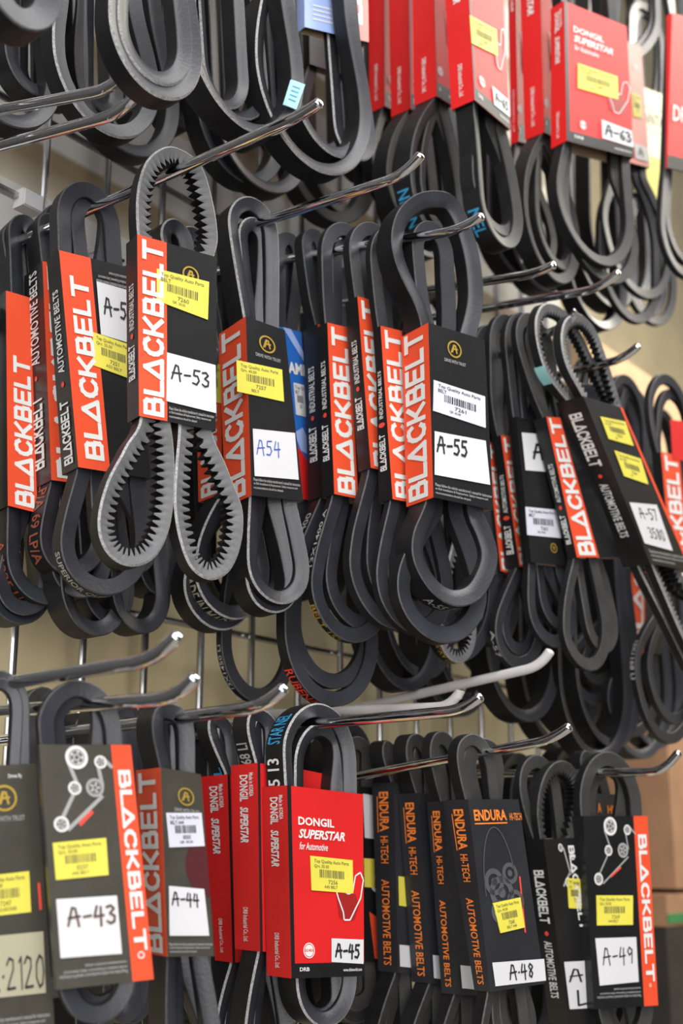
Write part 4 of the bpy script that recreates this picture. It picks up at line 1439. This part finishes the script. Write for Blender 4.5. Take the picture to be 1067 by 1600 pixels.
def carton(name, label, px0, px1, y, depth, m, cat='carton', stripe=None):
    a, b, c = P(*px0, y), P(*px1, y), P(px0[0], px1[1], y)
    lo = np.array([a[0], y, c[2]])
    hi = np.array([b[0], y + depth, a[2] - 0.001])
    mb = MB()
    c = (lo + hi) / 2
    h = (hi - lo) / 2
    mb.box(c, h[0], h[1], h[2], m)
    if stripe:
        z0 = P(*px0, y)
        zz = lo[2] + h[2] * 0.5
        mb.box((c[0], lo[1] - 0.001, zz), h[0] * 1.001, 0.001, h[2] * 0.28, stripe)
    o = mb.build(name, None, 0, loc=c)
    return tag(o, label, cat)


carton('cardboard_box', 'large tan carton at the right behind the hanging belts', (918, 520), (1250, 640), 0.10, 0.3, 'box_tan')
carton('cardboard_box', 'brown carton low at the right edge', (1040, 1130), (1300, 1390), 0.15, 0.3, 'box_brown')
carton('shelf', 'dark shelf edge low at the right edge under the green-banded carton', (1040, 1450), (1300, 1700), 0.15, 0.4, 'shelf_dark', 'shelf')
carton('cardboard_box', 'flat carton with a green band at the right edge beside A-49', (1040, 1396), (1300, 1449), 0.15, 0.3, 'box_brown', stripe='box_green')

# ------------------------------------------------------------------ bare belts hanging deep in the shade behind the packs
GD = 'bare belts in the shade behind the packs'
for (lab, ref, y, loops) in [
    ('dark loop bottom hanging low at the left, behind the first packs of the middle row', (160, 900), -0.06, [(120, 500, 40, 157, 994, 54, 46), (130, 520, 34, 178, 975, 40, 36, .004)]),
    ('dark loop bottom left of the tooth lobes, deep on the A-53 hook', (225, 900), -0.065, [(190, 500, 34, 228, 990, 46, 40)]),
    ('dark loop at the left edge hanging under the first middle-row pack', (40, 900), -0.03, [(10, 480, 40, 36, 976, 56, 46)]),
    ('dark loop bottoms below A-55, left of the gold-printed belts', (640, 950), -0.10, [(600, 500, 40, 642, 1080, 60, 50), (620, 520, 40, 668, 1062, 56, 46, .004)]),
    ('deep dark loop below A-55 crossing behind the white coated hook', (720, 1000), -0.09, [(690, 520, 40, 720, 1120, 62, 50), (700, 540, 40, 742, 1100, 50, 46, .004)]),
    ('lavender-rimmed loop bottom above the A-48 hook', (828, 1060), -0.14, [(790, 560, 40, 828, 1128, 60, 50)]),
    ('deep dark loop bottom right of the lavender-rimmed one', (890, 1080), -0.10, [(850, 560, 40, 884, 1172, 62, 54), (860, 580, 40, 905, 1150, 50, 46, .004)]),
    ('deep dark loop bottom above A-49, left of two', (950, 1080), -0.155, [(910, 600, 40, 940, 1190, 58, 52), (920, 600, 40, 962, 1170, 52, 46, .004)]),
    ('deep dark loop bottom above A-49, right of two', (1010, 1080), -0.085, [(960, 600, 40, 1005, 1186, 58, 52), (980, 600, 40, 1030, 1170, 50, 46, .004)]),
    ('dark loop high in the gap between A-63 and the cream pack', (990, 350), -0.09, [(960, -100, 40, 975, 470, 50, 46)]),
    ('dark loop in the gap behind the second and third red sleeve of the top row', (650, 260), -0.07, [(640, -100, 40, 665, 400, 50, 46), (650, -100, 40, 690, 390, 44, 42, .004)]),
    ('dark loop top between the A-43 and A-44 loops', (190, 1120), -0.11, [(182, 1086, 30, 200, 1600, 36, 32), (196, 1094, 26, 214, 1600, 30, 28, .004)]),
    ('dark loop top between the A-44 loops and the red sleeves', (300, 1140), -0.05, [(306, 1112, 30, 322, 1600, 36, 32)]),
    ('dark loop deep behind the A-45 belt, right of its loops', (565, 1180), -0.09, [(548, 1128, 36, 560, 1600, 40, 38)]),
    ('dark loop deep behind the A-48 belts at their right', (815, 1240), -0.11, [(812, 1176, 34, 830, 1640, 40, 36), (826, 1186, 30, 846, 1640, 34, 32, .004)]),
    ('dark loop deep behind the A-49 loops at their left', (905, 1240), -0.12, [(896, 1166, 36, 915, 1640, 40, 38)]),
]:
    loose(lab, ref, y, loops, yaw=6, group=GD)

for (row, lab, tops) in [
    ('b', 'bare black belt hanging in deep shade behind the middle-row packs',
     [(180, 410, 185, 905), (240, 440, 250, 930), (290, 440, 300, 925), (350, 400, 360, 940), (400, 415, 415, 945),
      (520, 400, 530, 950), (570, 410, 585, 965), (640, 420, 650, 985), (690, 450, 700, 1010), (760, 520, 770, 1050), (810, 540, 830, 1070),
      (930, 600, 940, 1110), (990, 620, 1000, 1130), (1040, 640, 1050, 1150)]),
    ('a', 'bare black belt hanging in deep shade behind the top-row belts',
     [(60, -200, 60, 150), (110, -200, 110, 160), (160, -200, 165, 178), (220, -200, 225, 190), (280, -200, 285, 200), (335, -200, 340, 212), (390, -200, 395, 225),
      (450, -200, 455, 240), (510, -200, 515, 256), (570, -200, 575, 275), (630, -200, 635, 300), (690, -200, 695, 330), (750, -200, 755, 355), (810, -200, 815, 385),
      (870, -200, 875, 405), (930, -200, 935, 430)]),
    ('c', 'bare black belt hanging in deep shade behind the lower-row packs',
     [(80, 1105, 90, 1660), (140, 1112, 150, 1660), (230, 1120, 240, 1660), (285, 1126, 295, 1660), (350, 1134, 360, 1660), (410, 1140, 420, 1660),
      (470, 1150, 480, 1660), (520, 1156, 530, 1660), (590, 1172, 600, 1660), (650, 1176, 660, 1660), (715, 1180, 725, 1660), (780, 1190, 790, 1660),
      (850, 1200, 860, 1660), (910, 1204, 920, 1660)])]:
    for i, (xt, yt, xb, yb) in enumerate(tops):
        y = (-0.045, -0.062, -0.052)[i % 3]
        loose(lab, (xt, yt), y, [(xt, yt, 26, xb, yb, 30, 27)], yaw=4, group='bare belts behind the ' + {'a': 'top', 'b': 'middle', 'c': 'lower'}[row] + '-row packs')
